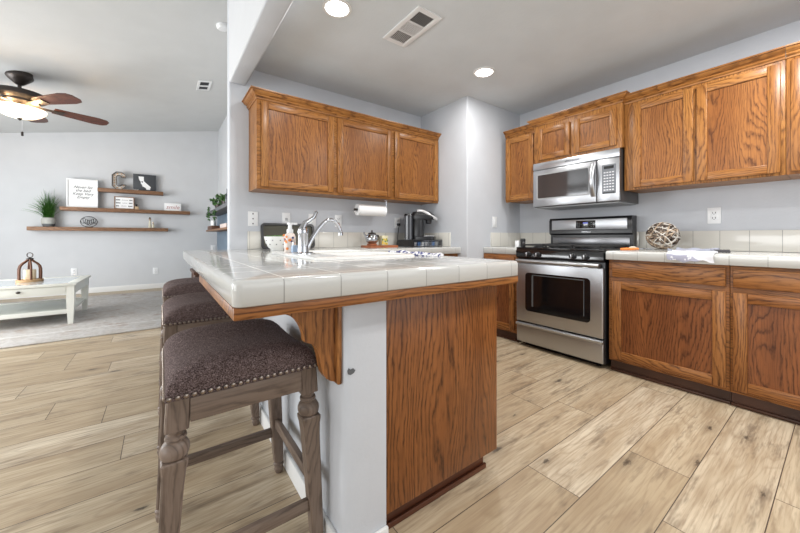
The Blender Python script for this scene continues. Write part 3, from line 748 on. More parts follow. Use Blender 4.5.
# bowl with food
bx_, by_ = 0.712, 2.56
t = thing('bowl', 'white bowl with small black dots on the counter behind the sink', 'bowl', (bx_, by_, ZT))
MB().lathe([(0.045, ZT+0.0005), (0.047, ZT+0.012), (0.060, ZT+0.022), (0.080, ZT+0.055), (0.093, ZT+0.106), (0.090, ZT+0.107), (0.076, ZT+0.058), (0.055, ZT+0.03), (0, ZT+0.024)], (bx_, by_, 0), 36).build('bowl_body', CERAM, t, ang=60)
mb = MB()
for k, (h, r) in enumerate(((0.048, 0.0775), (0.078, 0.0872))):
    for i in range(10):
        a = 2*PI*(i+0.5*k)/10
        if math.sin(a) < 0.3: MB().sphere((bx_+r*math.cos(a), by_+r*math.sin(a), ZT+h), 0.004, 8).build('dot', INK, t)
random.seed(11)
mb = MB()
for i in range(26):
    a = random.uniform(0, 2*PI); r = random.uniform(0, 0.06)
    x, y = bx_+r*math.cos(a), by_+r*math.sin(a); d = random.uniform(0, 6.28); l = random.uniform(0.02, 0.035)
    mb.tube([(x, y, ZT+0.085), (x+l*0.6*math.cos(d), y+l*0.6*math.sin(d), ZT+0.112), (x+l*math.cos(d), y+l*math.sin(d), ZT+0.108)], [0.008, 0.012, 0.003], 6, flat=0.3)
o = mb.build('salad_greens', GREEN); recenter(o, (bx_, by_, ZT+0.08))
tag(o, 'heap of green salad leaves inside the dotted white bowl', 'greens', kind='stuff')
o = MB().sphere((bx_+0.045, by_-0.03, ZT+0.112), 0.013, 12).build('cherry_tomato', ORANGE); recenter(o, (bx_+0.045, by_-0.03, ZT+0.099))
tag(o, 'small orange tomato on top of the greens in the dotted bowl', 'tomato')

# leaning oven tray
t = thing('baking_tray', 'dark rectangular baking tray leaning on the backsplash behind the bowl', 'tray', (0.93, 2.95, ZT))
M = Matrix.Translation((0.93, 2.945, ZT+0.001)) @ Matrix.Rotation(R_(-9), 4, 'X')
mb = MB().prism(rrect(-0.232, 0.232, 0, 0.218, 0.028), 'Y', 0.012, 0.020); mb.xform(M).build('base', OLIVE, t)
mb = MB()
outp = rrect(-0.236, 0.236, -0.004, 0.222, 0.03); inp = rrect(-0.218, 0.218, 0.014, 0.204, 0.02)
mb.loft([[(p[0], 0.02, p[1]) for p in outp], [(p[0], -0.004, p[1]) for p in outp], [(p[0], -0.004, p[1]) for p in inp], [(p[0], 0.013, p[1]) for p in inp]], cap=False)
mb.xform(Matrix.Translation((0, 0, 0.004))).xform(M).build('rim', BLACK, t, ang=40)

# ------------------------------------------------------------------ coffee corner
t = thing('pod_drawer', 'low black wire drawer of coffee pods under the coffee maker', 'drawer', (2.29, 2.76, ZT))
zz = ZT+0.0005
MB().box(2.080, 2.486, 2.62, 2.90, zz+0.066, zz+0.074, 0.003).box(2.080, 2.486, 2.62, 2.90, zz, zz+0.006, 0.002).box(2.080, 2.087, 2.62, 2.90, zz+0.006, zz+0.066).box(2.479, 2.486, 2.62, 2.90, zz+0.006, zz+0.066).box(2.087, 2.479, 2.893, 2.90, zz+0.006, zz+0.066).build('frame', BLACK, t)
mb = MB()
for i in range(4): mb.box(2.080, 2.486, 2.614, 2.619, zz+0.010+i*0.017, zz+0.013+i*0.017)
for i in range(9): mb.box(2.085+i*0.049, 2.088+i*0.049, 2.614, 2.619, zz+0.006, zz+0.066)
mb.build('wire_front', CHROME, t)
for i in range(7):
    o = MB().lathe([(0.018, 0), (0.024, 0.040), (0.0245, 0.044), (0, 0.0445)], (2.135+i*0.05, 2.665, zz+0.007), 14).build('coffee_pod', [SILVER, BLUEP, WHITE_P, SILVER, STONED, BLUEP, SILVER][i])
    recenter(o, (2.135+i*0.05, 2.665, zz+0.007))
    tag(o, ['leftmost silver coffee pod in the wire drawer', 'blue coffee pod second from the left in the wire drawer', 'white coffee pod in the wire drawer, third from the left', 'silver coffee pod in the middle of the wire drawer', 'dark coffee pod in the wire drawer', 'blue coffee pod towards the right of the wire drawer', 'rightmost silver coffee pod in the wire drawer'][i], 'coffee pod', 'coffee pods in the wire drawer')
t = thing('coffee_maker', 'black single-serve coffee maker with clear water tank on the pod drawer', 'coffee maker', (0, 0, 0))
# modelled around the origin, front toward +x
MB().loft([rl(-0.06, 0.17, -0.095, 0.095, 0.0, 0.04), rl(-0.06, 0.17, -0.095, 0.095, 0.030, 0.04), rl(-0.056, 0.165, -0.09, 0.09, 0.035, 0.038)]).mat(1).box(0.055, 0.160, -0.07, 0.07, 0.034, 0.042, 0.004).build('drip_base', [BLACK, SILVER], t)
MB().loft([rl(-0.06, 0.045, -0.09, 0.09, 0.033, 0.03), rl(-0.06, 0.045, -0.09, 0.09, 0.24, 0.03), rl(-0.055, 0.05, -0.085, 0.085, 0.25, 0.03)]).build('column', BLACK, t, ang=50)
MB().loft([rl(-0.075, 0.155, -0.092, 0.092, 0.215, 0.05), rl(-0.08, 0.165, -0.095, 0.095, 0.235, 0.05), rl(-0.08, 0.160, -0.095, 0.095, 0.270, 0.05), rl(-0.07, 0.12, -0.085, 0.085, 0.298, 0.05), rl(-0.05, 0.08, -0.06, 0.06, 0.305, 0.04)]).lathe([(0.035, 0.215), (0.03, 0.175), (0.022, 0.170)], (0.10, 0, 0), 16).build('brew_head', BLACK, t, ang=50)
hp = [(0.04+0.142*math.cos(a), 0.098*math.sin(a), 0.306-0.085*max(0, math.cos(a))**1.3) for a in [R_(-110)+R_(220)*i/22 for i in range(23)]]
MB().tube(hp, 0.015, 10).build('head_ring', plain('bright silver trim', (0.72, 0.72, 0.73), 0.3, 0.3), t)
MB().loft([rl(-0.16, -0.064, -0.10, 0.10, 0.0, 0.035), rl(-0.16, -0.064, -0.10, 0.10, 0.255, 0.035)]).mat(1).loft([rl(-0.163, -0.062, -0.103, 0.103, 0.255, 0.035), rl(-0.155, -0.07, -0.095, 0.095, 0.278, 0.035)]).build('water_tank', [SMOKE, BLACK], t, ang=50)
t.location = (2.285, 2.765, zz+0.0745); t.rotation_euler = (0, 0, R_(-48))
# power cord
o = MB().tube([(2.150, 2.980, 1.150), (2.150, 2.955, 1.148), (2.135, 2.945, 1.12), (2.120, 2.94, 1.05), (2.110, 2.935, 0.97), (2.095, 2.93, 0.925), (2.10, 2.915, 0.915)], 0.005, 8).box(2.136, 2.164, 2.952, 2.984, 1.135, 1.163, 0.004).build('power_cord', BLACK)
recenter(o, (2.15, 2.98, 1.15)); tag(o, 'black power cord hanging from the outlet behind the coffee maker', 'cord')

# teapot tray
o = MB().prism([(1.60+0.0, 2.66), (1.92, 2.66), (1.93, 2.68), (1.93, 2.83), (1.92, 2.85), (1.60, 2.85), (1.59, 2.83), (1.59, 2.68)], 'Z', ZT+0.0005, ZT+0.020).build('serving_board', REDW)
recenter(o, (1.76, 2.755, ZT)); tag(o, 'reddish wooden serving board on the wall counter under the teapot', 'board')
zb = ZT+0.021
t = thing('teapot', 'round shiny glass and steel teapot on the reddish board', 'teapot', (1.672, 2.755, zb))
MB().lathe([(0.045, zb), (0.05, zb+0.006), (0.05, zb+0.016), (0.045, zb+0.018)], (1.672, 2.755, 0), 24).build('stand', REDW, t)
MB().lathe([(0.035, zb+0.018), (0.058, zb+0.035), (0.066, zb+0.062), (0.058, zb+0.092), (0.038, zb+0.110), (0.036, zb+0.114)], (1.672, 2.755, 0), 28).build('pot_body', CHROME, t, ang=60)
MB().lathe([(0.040, zb+0.114), (0.036, zb+0.122), (0.008, zb+0.128), (0.006, zb+0.136), (0.011, zb+0.142), (0, zb+0.150)], (1.672, 2.755, 0), 20).build('lid', BRONZE, t, ang=60)
MB().tube([(1.615, 2.755, zb+0.07), (1.595, 2.755, zb+0.10), (1.578, 2.755, zb+0.128)], [0.014, 0.010, 0.007], 10).build('spout', CHROME, t)
MB().tube([(1.718, 2.755, zb+0.10), (1.745, 2.755, zb+0.098), (1.752, 2.755, zb+0.07), (1.735, 2.755, zb+0.042)], 0.006, 8).build('handle', BRONZE, t)
t = thing('tea_tin', 'square cream tin printed with yellow flowers beside the teapot', 'tin', (1.80, 2.745, zb))
MB().box(1.768, 1.838, 2.72, 2.79, zb, zb+0.096, 0.004).build('tin_body', plain('cream tin paint', (0.68, 0.63, 0.42), 0.4), t)
mb = MB(); random.seed(5)
for i in range(14):
    x = random.uniform(1.774, 1.832); z = zb+random.uniform(0.008, 0.064); mb.mat(i % 3)
    mb.lathe([(0.010, 2.7200), (0.010, 2.7185), (0, 2.718)], (x, 0, z), 9, 'Y')
mb.build('flower_print', [YELLOW, plain('leaf green print', (0.10, 0.2, 0.05), 0.5), YELLOW], t)
# paper towel holder
t = thing('paper_towel_holder', 'chrome paper towel bar hung under the wall cabinet', 'holder', (1.70, 2.80, 1.384))
MB().tube([(1.868, 2.80, 1.3845), (1.868, 2.80, 1.295), (1.866, 2.80, 1.276)], 0.006, 8).lathe([(0.022, 1.3845), (0.020, 1.380)], (1.868, 2.80, 0), 16).build('bracket', CHROME, t)
MB().tube([(1.868, 2.80, 1.275), (1.512, 2.80, 1.275)], 0.006, 10).sphere((1.508, 2.80, 1.275), 0.013, 12).build('rod', BRONZE, t)
o = MB().loft([[(x, 2.80+r*math.cos(a), 1.275+r*math.sin(a)) for a in [2*PI*i/32 for i in range(32)]] for x, r in ((1.53, 0.020), (1.53, 0.055), (1.845, 0.055), (1.845, 0.020), (1.53, 0.020))], cap=False).build('paper_towel_roll', PAPER, ang=50)
recenter(o, (1.69, 2.80, 1.22)); tag(o, 'white paper towel roll on the bar under the wall cabinet', 'paper towel')

# towel beside the sink
def cloth(name, x0, x1, y0, y1, z, mat, amp=0.004, th=0.006, seed=1, nx=16, ny=24, fn=None):
    rnd = random.Random(seed); ph = [rnd.uniform(0, 6.28) for _ in range(6)]
    m = MB(); bm = m.bm
    def zf(u, v): return z+amp*(1.4+math.sin(u*7+ph[0]+2*math.sin(v*3+ph[1]))+0.4*math.sin(v*13+ph[2]))
    P = {}
    for s in (0, 1):
        for i in range(nx+1):
            for j in range(ny+1):
                u, v = i/nx, j/ny
                jx = 0.006*math.sin(v*9+ph[3]); jy = 0.006*math.sin(u*8+ph[4])
                p = [x0+(x1-x0)*u+jx, y0+(y1-y0)*v+jy, zf(u, v) if s else z]
                if fn: p = fn(u, v, p, s)
                P[s, i, j] = bm.verts.new(p)
    for i in range(nx):
        for j in range(ny):
            bm.faces.new((P[1,i,j], P[1,i+1,j], P[1,i+1,j+1], P[1,i,j+1])); bm.faces.new((P[0,i,j], P[0,i,j+1], P[0,i+1,j+1], P[0,i+1,j]))
    for i in range(nx):
        bm.faces.new((P[0,i,0], P[0,i+1,0], P[1,i+1,0], P[1,i,0])); bm.faces.new((P[0,i+1,ny], P[0,i,ny], P[1,i,ny], P[1,i+1,ny]))
    for j in range(ny):
        bm.faces.new((P[0,0,j+1], P[0,0,j], P[1,0,j], P[1,0,j+1])); bm.faces.new((P[0,nx,j], P[0,nx,j+1], P[1,nx,j+1], P[1,nx,j]))
    return m.build(name, mat, ang=70)
def stripes(name, base, ink, axis, w_, duty, scale=60):
    m, nt, b = newmat(name)
    oc = OBJC(nt); x, y, z = XYZ(nt, oc)[:3]
    a = {'X': x, 'Y': y}[axis]
    f = MA(nt, 'FRACT', MA(nt, 'DIVIDE', a, w_))
    band = MA(nt, 'LESS_THAN', f, duty)
    n = MA(nt, 'GREATER_THAN', NOISE(nt, oc, scale, 2), 0.47)
    nt.links.new(MIX(nt, MA(nt, 'MULTIPLY', band, n), base, ink), b.inputs['Base Color'])
    b.inputs['Roughness'].default_value = 0.95
    BUMP(nt, b, NOISE(nt, oc, 200, 2), 0.3, 0.002)
    return m
o = cloth('dish_towel', 1.128, 1.215, 1.27, 1.66, ZT+0.0005, stripes('white towel with navy print', (0.76, 0.76, 0.78), (0.05, 0.06, 0.20), 'Y', 0.085, 0.72, 55), 0.0075, seed=4)
recenter(o, (1.17, 1.46, ZT)); tag(o, 'folded white dish towel with navy print at the right end of the sink', 'towel')

# ------------------------------------------------------------------ right counter things
t = thing('twig_ball', 'large decorative ball woven from brown and white twigs on the right counter', 'decor', (3.13, 0.85, ZT))
cx, cy, cz, rb = 3.13, 0.845, ZT+0.112, 0.102
random.seed(21)
for mi, m in enumerate((TWIGD, TWIG, TWIGW)):
    mb = MB()
    for k in range((26, 20, 12)[mi]):
        ax = Vector((random.gauss(0,1), random.gauss(0,1), random.gauss(0,1))).normalized()
        u = ax.orthogonal().normalized(); v = ax.cross(u)
        off = random.uniform(-0.5, 0.5); rad = rb*random.uniform(0.94, 1.0); rc_ = math.sqrt(1-off*off)
        a0 = random.uniform(0, 6.28); n = 26
        wv = random.uniform(0.0, 0.05)
        pts = [Vector((cx, cy, cz))+(ax*(off+wv*math.sin(3*a))+u*rc_*math.cos(a)+v*rc_*math.sin(a)).normalized()*rad for a in [a0+5.2*i/n for i in range(n)]]
        mb.tube(pts, random.uniform(0.0042, 0.0075), 6, flat=0.6)
    mb.build(['dark_twigs', 'brown_twigs', 'white_twigs'][mi], m, t)
o = cloth('table_mat', 2.835, 3.10, 0.515, 0.735, ZT+0.0005, LAVC, 0.010, seed=8)
recenter(o, (2.97, 0.63, ZT)); tag(o, 'lavender grey cloth mat on the right counter behind the fringed towel', 'mat')
def drape(u, v, p, s):
    # front edge hangs over the counter nosing
    L = p[0]
    e = 2.728
    zt = p[2]-ZT
    if L < e:
        d = e-L
        a = min(d/0.030, PI/2); drop = max(0, d-0.030*PI/2)
        rr_ = 0.026+zt
        return [2.730-rr_*math.sin(a), p[1], (ZT-0.024)+rr_*math.cos(a)-drop-0.004*math.sin(v*22)*(1 if drop > 0 else 0)]
    return p
o = cloth('fringed_towel', 2.655, 2.82, 0.475, 0.70, ZT+0.005, stripes('white towel with grey print', (0.68, 0.68, 0.71), (0.34, 0.34, 0.42), 'X', 0.10, 0.14, 30), 0.004, seed=9, nx=30, ny=26, fn=drape)
recenter(o, (2.78, 0.62, ZT)); tag(o, 'white fringed hand towel hanging over the edge of the right counter', 'towel')
t = thing('serving_spoon', 'metal serving spoon with orange handle lying by the stove', 'spoon', (2.95, 1.0, ZT))
MB().tube([(2.860, 1.035, ZT+0.010), (2.88, 0.995, ZT+0.012), (2.920, 0.935, ZT+0.014)], [0.008, 0.011, 0.008], 10).build('handle', ORANGE, t)
MB().tube([(2.918, 0.938, ZT+0.014), (2.936, 0.912, ZT+0.014)], 0.004, 8).loft([[(2.952+0.032*sc*math.cos(a), 0.880+0.040*sc*math.sin(a), ZT+0.006+h) for a in [2*PI*i/16 for i in range(16)]] for sc, h in ((0.3, 0), (0.75, 0.004), (1.0, 0.014), (0.94, 0.014), (0.7, 0.007), (0.25, 0.003))]).build('spoon_bowl', CHROME, t, ang=60)
o = MB().tube([(3.02, 1.03, ZT+0.003), (3.0, 1.0, ZT+0.016), (2.97, 0.985, ZT+0.012)], [0.022, 0.03, 0.012], 12, flat=0.5).build('spoon_rest', CREAM)
recenter(o, (3.0, 1.0, ZT)); tag(o, 'small cream spoon rest behind the orange spoon handle', 'spoon rest')
mb = MB(); random.seed(2)
for k in range(5):
    a = k*1.25
    mb.tube([(2.99+0.006*math.cos(a+i*0.7)+0.03*i/9, 0.532-0.075*i/9, ZT+0.010+0.006*math.sin(a+i*0.7)) for i in range(10)], 0.0045, 6)
o = mb.build('braided_trivet_handle', plain('charcoal braid', (0.07, 0.065, 0.07), 0.8)); recenter(o, (3.0, 0.49, ZT+0.0005))
o.name = 'braided_cord'; tag(o, 'short dark braided cord lying at the right end of the cloth mat', 'cord')

# left of the stove
o = MB().lathe([(0.022, ZT+0.0005), (0.024, ZT+0.004), (0.023, ZT+0.055), (0.020, ZT+0.058), (0.024, ZT+0.062), (0.024, ZT+0.082), (0.018, ZT+0.088), (0, ZT+0.088)], (2.905, 1.905, 0), 22).build('pepper_grinder', BLACK, ang=50)
recenter(o, (2.905, 1.905, ZT)); tag(o, 'black pepper grinder standing just left of the stove', 'grinder')
o = MB().lathe([(0.024, ZT+0.0005), (0.026, ZT+0.004), (0.025, ZT+0.060), (0.022, ZT+0.066), (0, ZT+0.067)], (2.905, 1.965, 0), 22).build('salt_shaker', WHITE_P, ang=50)
recenter(o, (2.905, 1.965, ZT)); tag(o, 'small white shaker beside the black grinder left of the stove', 'shaker')

# ------------------------------------------------------------------ bar stools
def make_stool():
    t = thing('bar_stool', 'nearest saddle-seat counter stool with brown tweed seat, in the foreground', 'stool', (0,0,0), 'tweed counter stools along the peninsula')
    hx, hy = 0.198, 0.235
    # seat cushion
    nx, ny = 26, 30; mb = MB(); bm = mb.bm
    def top(u, v):
        h = 0.660+0.026*v*v+0.012*(1-u*u)
        e = max(0, 1-abs(u)**5)**0.36*max(0, 1-abs(v)**6)**0.34
        return 0.608+(h-0.608)*e
    us = [math.sin(PI/2*(2*i/nx-1)) for i in range(nx+1)]; vs_ = [math.sin(PI/2*(2*j/ny-1)) for j in range(ny+1)]
    V = [[bm.verts.new((hx*u, hy*v, top(u, v))) for v in vs_] for u in us]
    for i in range(nx):
        for j in range(ny): bm.faces.new((V[i][j], V[i+1][j], V[i+1][j+1], V[i][j+1]))
    loop = [V[i][0] for i in range(nx)]+[V[nx][j] for j in range(ny)]+[V[i][ny] for i in range(nx, 0, -1)]+[V[0][j] for j in range(ny, 0, -1)]
    low = [bm.verts.new((v.co.x*1.005, v.co.y*1.005, 0.597)) for v in loop]
    n = len(loop)
    for i in range(n): bm.faces.new((low[i], low[(i+1) % n], loop[(i+1) % n], loop[i]))
    bm.faces.new(list(reversed(low)))
    mb.build('seat', FABRIC, t, ang=75)
    mb = MB()
    def nail(x, y, ax, sg):
        prof = [(0.0068, 0.0), (0.0056, 0.003), (0.0028, 0.0046), (0, 0.005)]
        prof = [(r, h*sg) for r, h in prof]
        mb.lathe(prof, (x, y, 0.6045), 7, ax)
    for k in range(22):
        x = -hx+0.008+(2*hx-0.016)*k/21
        for sg in (-1, 1): nail(x, sg*hy*1.004, 'Y', sg)
    for k in range(25):
        y = -hy+0.010+(2*hy-0.02)*k/24
        for sg in (-1, 1): nail(sg*hx*1.004, y, 'X', sg)
    tag(mb.build('nailhead_trim', NAILM, t), 'row of round metal nailheads', kind='stuff')
    # legs
    for sx in (-1, 1):
        for sy in (-1, 1):
            tx, ty, bx, by = sx*0.169, sy*0.207, sx*0.205, sy*0.214
            def cxy(z):
                f = (0.597-z)/0.597; return tx+(bx-tx)*f, ty+(by-ty)*f
            def sq(z, h):
                x, y = cxy(z); r = 0.004
                return [(x+a, y+b, z) for a, b in ((-h+r,-h),(h-r,-h),(h,-h+r),(h,h-r),(h-r,h),(-h+r,h),(-h,h-r),(-h,-h+r))]
            def ci(z, h, n=20):
                x, y = cxy(z); return [(x+h*math.cos(2*PI*i/n), y+h*math.sin(2*PI*i/n), z) for i in range(n)]
            mb = MB()
            mb.loft([sq(0.518, 0.0265), sq(0.597, 0.0265)])
            mb.loft([ci(z, h) for z, h in ((0.519, 0.024), (0.513, 0.0235), (0.508, 0.019), (0.503, 0.0185), (0.500, 0.024), (0.494, 0.025), (0.490, 0.021), (0.487, 0.021), (0.482, 0.027), (0.472, 0.0325), (0.461, 0.0335), (0.450, 0.031), (0.442, 0.024), (0.438, 0.024))])
            mb.loft([sq(0.052, 0.0185), sq(0.20, 0.0215), sq(0.38, 0.0245), sq(0.415, 0.0265), sq(0.432, 0.0295), sq(0.440, 0.0295), sq(0.443, 0.026)])
            mb.loft([ci(z, h) for z, h in ((0, 0.014), (0.004, 0.016), (0.018, 0.019), (0.026, 0.017), (0.030, 0.0155), (0.034, 0.021), (0.040, 0.0215), (0.046, 0.016), (0.052, 0.0175))])
            mb.build('leg', STOOLW, t, ang=24)
    # aprons
    for sy in (-1, 1): MB().box(-0.145, 0.145, sy*0.229-0.009*0-0.010, sy*0.229+0.0, 0.535, 0.597, 0.002).build('apron', STOOLX, t)
    for sx in (-1, 1): MB().box(sx*0.190-0.005, sx*0.190+0.005, -0.182, 0.182, 0.535, 0.597, 0.002).build('apron', STOOLY, t)
    # stretchers
    for sy, z in ((-1, 0.155), (1, 0.180)): MB().box(-0.178, 0.178, sy*0.2115-0.010, sy*0.2115+0.010, z-0.018, z+0.018, 0.003).build('stretcher', STOOLX, t)
    for sx in (-1, 1): MB().box(sx*0.191-0.010, sx*0.191+0.010, -0.19, 0.19, 0.206, 0.242, 0.003).build('stretcher', STOOLY, t)
    return t
s0 = make_stool()
s0.location = (0.206, 1.233, 0)
copy_tree(s0, (0.208, 2.095, 0), 'middle tweed counter stool, second from the camera, tucked under the counter')
copy_tree(s0, (0.210, 2.955, 0), 'far tweed counter stool, third from the camera, beside the wall end')

# ------------------------------------------------------------------ outlets and switches
def outlet(label, x, y, z, axis, kind='duplex', wd=0.073, ht=0.118):
    t = thing('wall_outlet' if kind != 'switch' else 'light_switch', label, 'outlet' if kind != 'switch' else 'switch', (x, y, z))
    def bx(a0, a1, z0, z1, d0, d1, bev, m):
        if axis == 'Y': m.box(x+a0, x+a1, y-d1, y-d0, z+z0, z+z1, bev)
        else: m.box(x-d1, x-d0, y+a0, y+a1, z+z0, z+z1, bev)
        return m
    bx(-wd/2, wd/2, -ht/2, ht/2, 0, 0.006, 0.002, MB()).build('plate', WHITE_P, t)
    if kind == 'duplex':
        for s in (-1, 1):
            r = bx(-0.017, 0.017, s*0.0195-0.014, s*0.0195+0.014, 0.005, 0.0085, 0.003, MB()).build('receptacle', WHITE_P, t)
            m = MB(); bx(-0.0095, -0.0055, s*0.0195-0.004, s*0.0195+0.008, 0.008, 0.0089, 0, m); bx(0.0055, 0.0095, s*0.0195-0.004, s*0.0195+0.007, 0.008, 0.0089, 0, m); bx(-0.003, 0.003, s*0.0195-0.011, s*0.0195-0.006, 0.008, 0.0089, 0, m)
            m.build('slots', INK, r)
    elif kind == 'switch':
        bx(-0.017, 0.017, -0.033, 0.033, 0.005, 0.009, 0.002, MB()).build('rocker', WHITE_P, t)
    elif kind == 'blank':
        m = MB()
        for q in (-0.042, 0, 0.042): bx(-0.005, 0.005, q-0.005, q+0.005, 0.005, 0.0075, 0.001, m)
        m.build('screws', INK, t)
    else:
        bx(-0.012, 0.012, -0.012, 0.012, 0.005, 0.009, 0.003, MB()).build('jack', GREYP, t)
    return t
outlet('blank white wall plate with three dark screws, leftmost on the sink wall', 0.634, YS, 1.166, 'Y', 'blank', 0.08, 0.125)
outlet('white outlet with a round jack above the baking tray', 0.915, YS, 1.170, 'Y', 'jack')
outlet('white wall switch half hidden by the faucet lever', 1.158, YS, 1.170, 'Y', 'switch')
outlet('white wall outlet behind the faucet spout', 1.427, YS, 1.170, 'Y', 'duplex')
outlet('white outlet left of the coffee maker with a black plug in it', 2.150, YS, 1.168, 'Y', 'duplex')
outlet('white wall outlet above the backsplash right of the twig ball', XS, 0.600, 1.173, 'X', 'duplex', 0.076, 0.122)
outlet('white switch on the grey corner wall left of the stove', 2.931, 2.27, 1.172, 'Y', 'switch')
outlet('low white outlet on the living room wall above the coffee table corner', -1.235, YB, 0.395, 'Y', 'duplex', 0.08, 0.125)
outlet('low white outlet on the living room wall between coffee table and stools', -0.088, YB, 0.345, 'Y', 'duplex', 0.08, 0.125)
outlet('white outlet on the living room wall next to the blue panel', 0.905, YB, 0.772, 'Y', 'duplex', 0.09, 0.13)

# ------------------------------------------------------------------ ceiling fittings
def downlight(label, x, y):
    t = thing('ceiling_light', label, 'ceiling light', (x, y, CZ), 'recessed lights in the kitchen ceiling')
    MB().loft([[(x+r*math.cos(a), y+r*math.sin(a), CZ-h) for a in [2*PI*i/36 for i in range(36)]] for r, h in ((0.092, 0.0005), (0.090, 0.006), (0.074, 0.009), (0.070, 0.004), (0.070, 0.0005))], cap=False).build('trim_ring', TRIM, t, ang=50)
    MB().lathe([(0.0695, CZ-0.0045), (0.0695, CZ-0.0035)], (x, y, 0), 32).build('lens', LENS, t)
    l = bpy.data.lights.new('ceiling_lamp_or_fill', 'AREA'); l.shape = 'DISK'; l.size = 0.13; l.energy = 10; l.color = (1.0, 0.98, 0.95)
    o = bpy.data.objects.new('ceiling_lamp_or_fill', l); C.objects.link(o); o.location = (x, y, CZ-0.012)
downlight('round recessed ceiling light nearest the camera, left of the vent', 0.887, 1.88)
downlight('round recessed ceiling light near the corner wall, right of the vent', 2.261, 1.86)
t = thing('ceiling_vent', 'white rectangular air vent with three louvre sections in the kitchen ceiling', 'vent', (1.38, 1.76, CZ))
mb = MB(); a0, a1, b0, b1 = 1.281, 1.480, 1.560, 1.965
z0, z1 = CZ-0.008, CZ-0.0003
ia0, ia1 = a0+0.035, a1-0.035
secs = [(b0+0.035, b0+0.140), (b0+0.152, b0+0.253), (b0+0.265, b1-0.035)]
mb.box(a0, ia0, b0, b1, z0, z1, 0.002).box(ia1, a1, b0, b1, z0, z1, 0.002)
prev = b0
for s0_, s1_ in secs: mb.box(ia0, ia1, prev, s0_, z0, z1); prev = s1_
mb.box(ia0, ia1, prev, b1, z0, z1)
mb.build('frame', WHITE_P, t)
MB().box(ia0, ia1, secs[0][0], secs[2][1], CZ-0.0025, CZ-0.0005).build('duct_opening', DARKV, t)
for k, (s0_, s1_) in enumerate(secs):
    mb = MB()
    if k == 1:
        for i in range(9): x = ia0+(ia1-ia0)*(i+0.5)/9; mb.box(x-0.0035, x+0.0035, s0_, s1_, z0+0.001, z1-0.003)
        for i in range(7): y = s0_+(s1_-s0_)*(i+0.5)/7; mb.box(ia0, ia1, y-0.003, y+0.003, z0+0.001, z1-0.003)
    else:
        n = 11
        for i in range(n):
            x = ia0+(ia1-ia0)*(i+0.5)/n; mb.prism([(x-0.005, z0+0.001), (x+0.002, z1-0.003), (x+0.0035, z1-0.003), (x-0.0035, z0+0.001)], 'Y', s0_, s1_)
    mb.build('louvre', WHITE_P if k != 0 else GREYP, t)
ca = math.atan(0.2)
def onvault(x, y):
    return Matrix.Translation((x, y, vz(x)-0.0005)) @ Matrix.Rotation(-ca, 4, 'Y')
t = thing('ceiling_vent', 'small white vent with dark slots high on the living room ceiling', 'vent', (0.50, 5.48, vz(0.5)))
M = onvault(0.50, 5.48)
MB().box(-0.085, -0.055, -0.17, 0.17, -0.012, 0, 0.003).box(0.055, 0.085, -0.17, 0.17, -0.012, 0, 0.003).box(-0.055, 0.055, -0.17, -0.14, -0.012, 0).box(-0.055, 0.055, 0.14, 0.17, -0.012, 0).box(-0.055, 0.055, -0.01, 0.03, -0.012, 0).xform(M).build('frame', WHITE_P, t)
MB().box(-0.056, 0.056, -0.141, 0.141, -0.004, -0.001).xform(M).build('duct_opening', INK, t)
t = thing('smoke_detector', 'small white round detector on the living room ceiling by the header', 'detector', (0.515, 3.82, vz(0.515)))
MB().lathe([(0.06, 0), (0.06, -0.025), (0.05, -0.038), (0.03, -0.042), (0, -0.042)], (0, 0, 0), 24).xform(onvault(0.515, 3.82)).build('cover', WHITE_P, t)

# two added fill disks without fittings, brightening the near half of the kitchen
for x, y, pw in ((0.98, -0.15, 13), (2.30, 0.05, 31)):
    l = bpy.data.lights.new('ceiling_lamp_or_fill', 'AREA'); l.shape = 'DISK'; l.size = 0.13; l.energy = pw; l.color = (1.0, 0.985, 0.965)
    o = bpy.data.objects.new('ceiling_lamp_or_fill', l); C.objects.link(o); o.location = (x, y, CZ-0.012)

# ------------------------------------------------------------------ ceiling fan
FX, FY = -1.285, 5.5
t = thing('ceiling_fan', 'five-blade ceiling fan with lit glass bowl in the living room', 'fan', (FX, FY, 2.843))
MB().lathe([(0.005, 2.72), (0.030, 2.722), (0.045, 2.735), (0.080, 2.770), (0.105, 2.797), (0.110, 2.812), (0.104, 2.830), (0.10, 2.872)], (FX, FY, 0), 28).build('canopy', BRONZE, t, ang=50)
MB().lathe([(0.016, 2.66), (0.016, 2.73)], (FX, FY, 0), 14).build('rod', BRONZE, t)
MB().lathe([(0.10, 2.515), (0.16, 2.520), (0.165, 2.54), (0.20, 2.555), (0.225, 2.575), (0.225, 2.61), (0.205, 2.632), (0.10, 2.645), (0.02, 2.66)], (FX, FY, 0), 32).build('motor_housing', BRONZE, t, ang=50)
for a in (-46, 25, 90, 162, 234):
    M = Matrix.Translation((FX, FY, 2.520)) @ Matrix.Rotation(R_(a), 4, 'Z') @ Matrix.Rotation(R_(-11), 4, 'X')
    mb = MB().prism([(0.27, -0.065), (0.66, -0.095), (0.75, -0.08), (0.785, -0.04), (0.785, 0.04), (0.75, 0.08), (0.66, 0.095), (0.27, 0.065)], 'Z', -0.004, 0.004)
    # keep grain along the blade: build in blade space, then turn
    b_ = mb.build('blade', BLADE)
    b_.parent = t; WL[b_.name] = WL[t.name].copy()
    b_.matrix_local = Matrix.Translation(-WL[t.name]) @ M
    MB().xform(Matrix.Identity(4)).prism([(0.12, -0.02), (0.25, -0.022), (0.36, -0.045), (0.36, 0.045), (0.25, 0.022), (0.12, 0.02)], 'Z', -0.012, -0.0045).xform(M).build('blade_bracket', BRONZE, t)
MB().lathe([(0.0, 2.345), (0.05, 2.348), (0.12, 2.368), (0.175, 2.40), (0.208, 2.435), (0.215, 2.455), (0.208, 2.457), (0.10, 2.452)], (FX, FY, 0), 32).build('glass_bowl', BOWLG, t, ang=70)
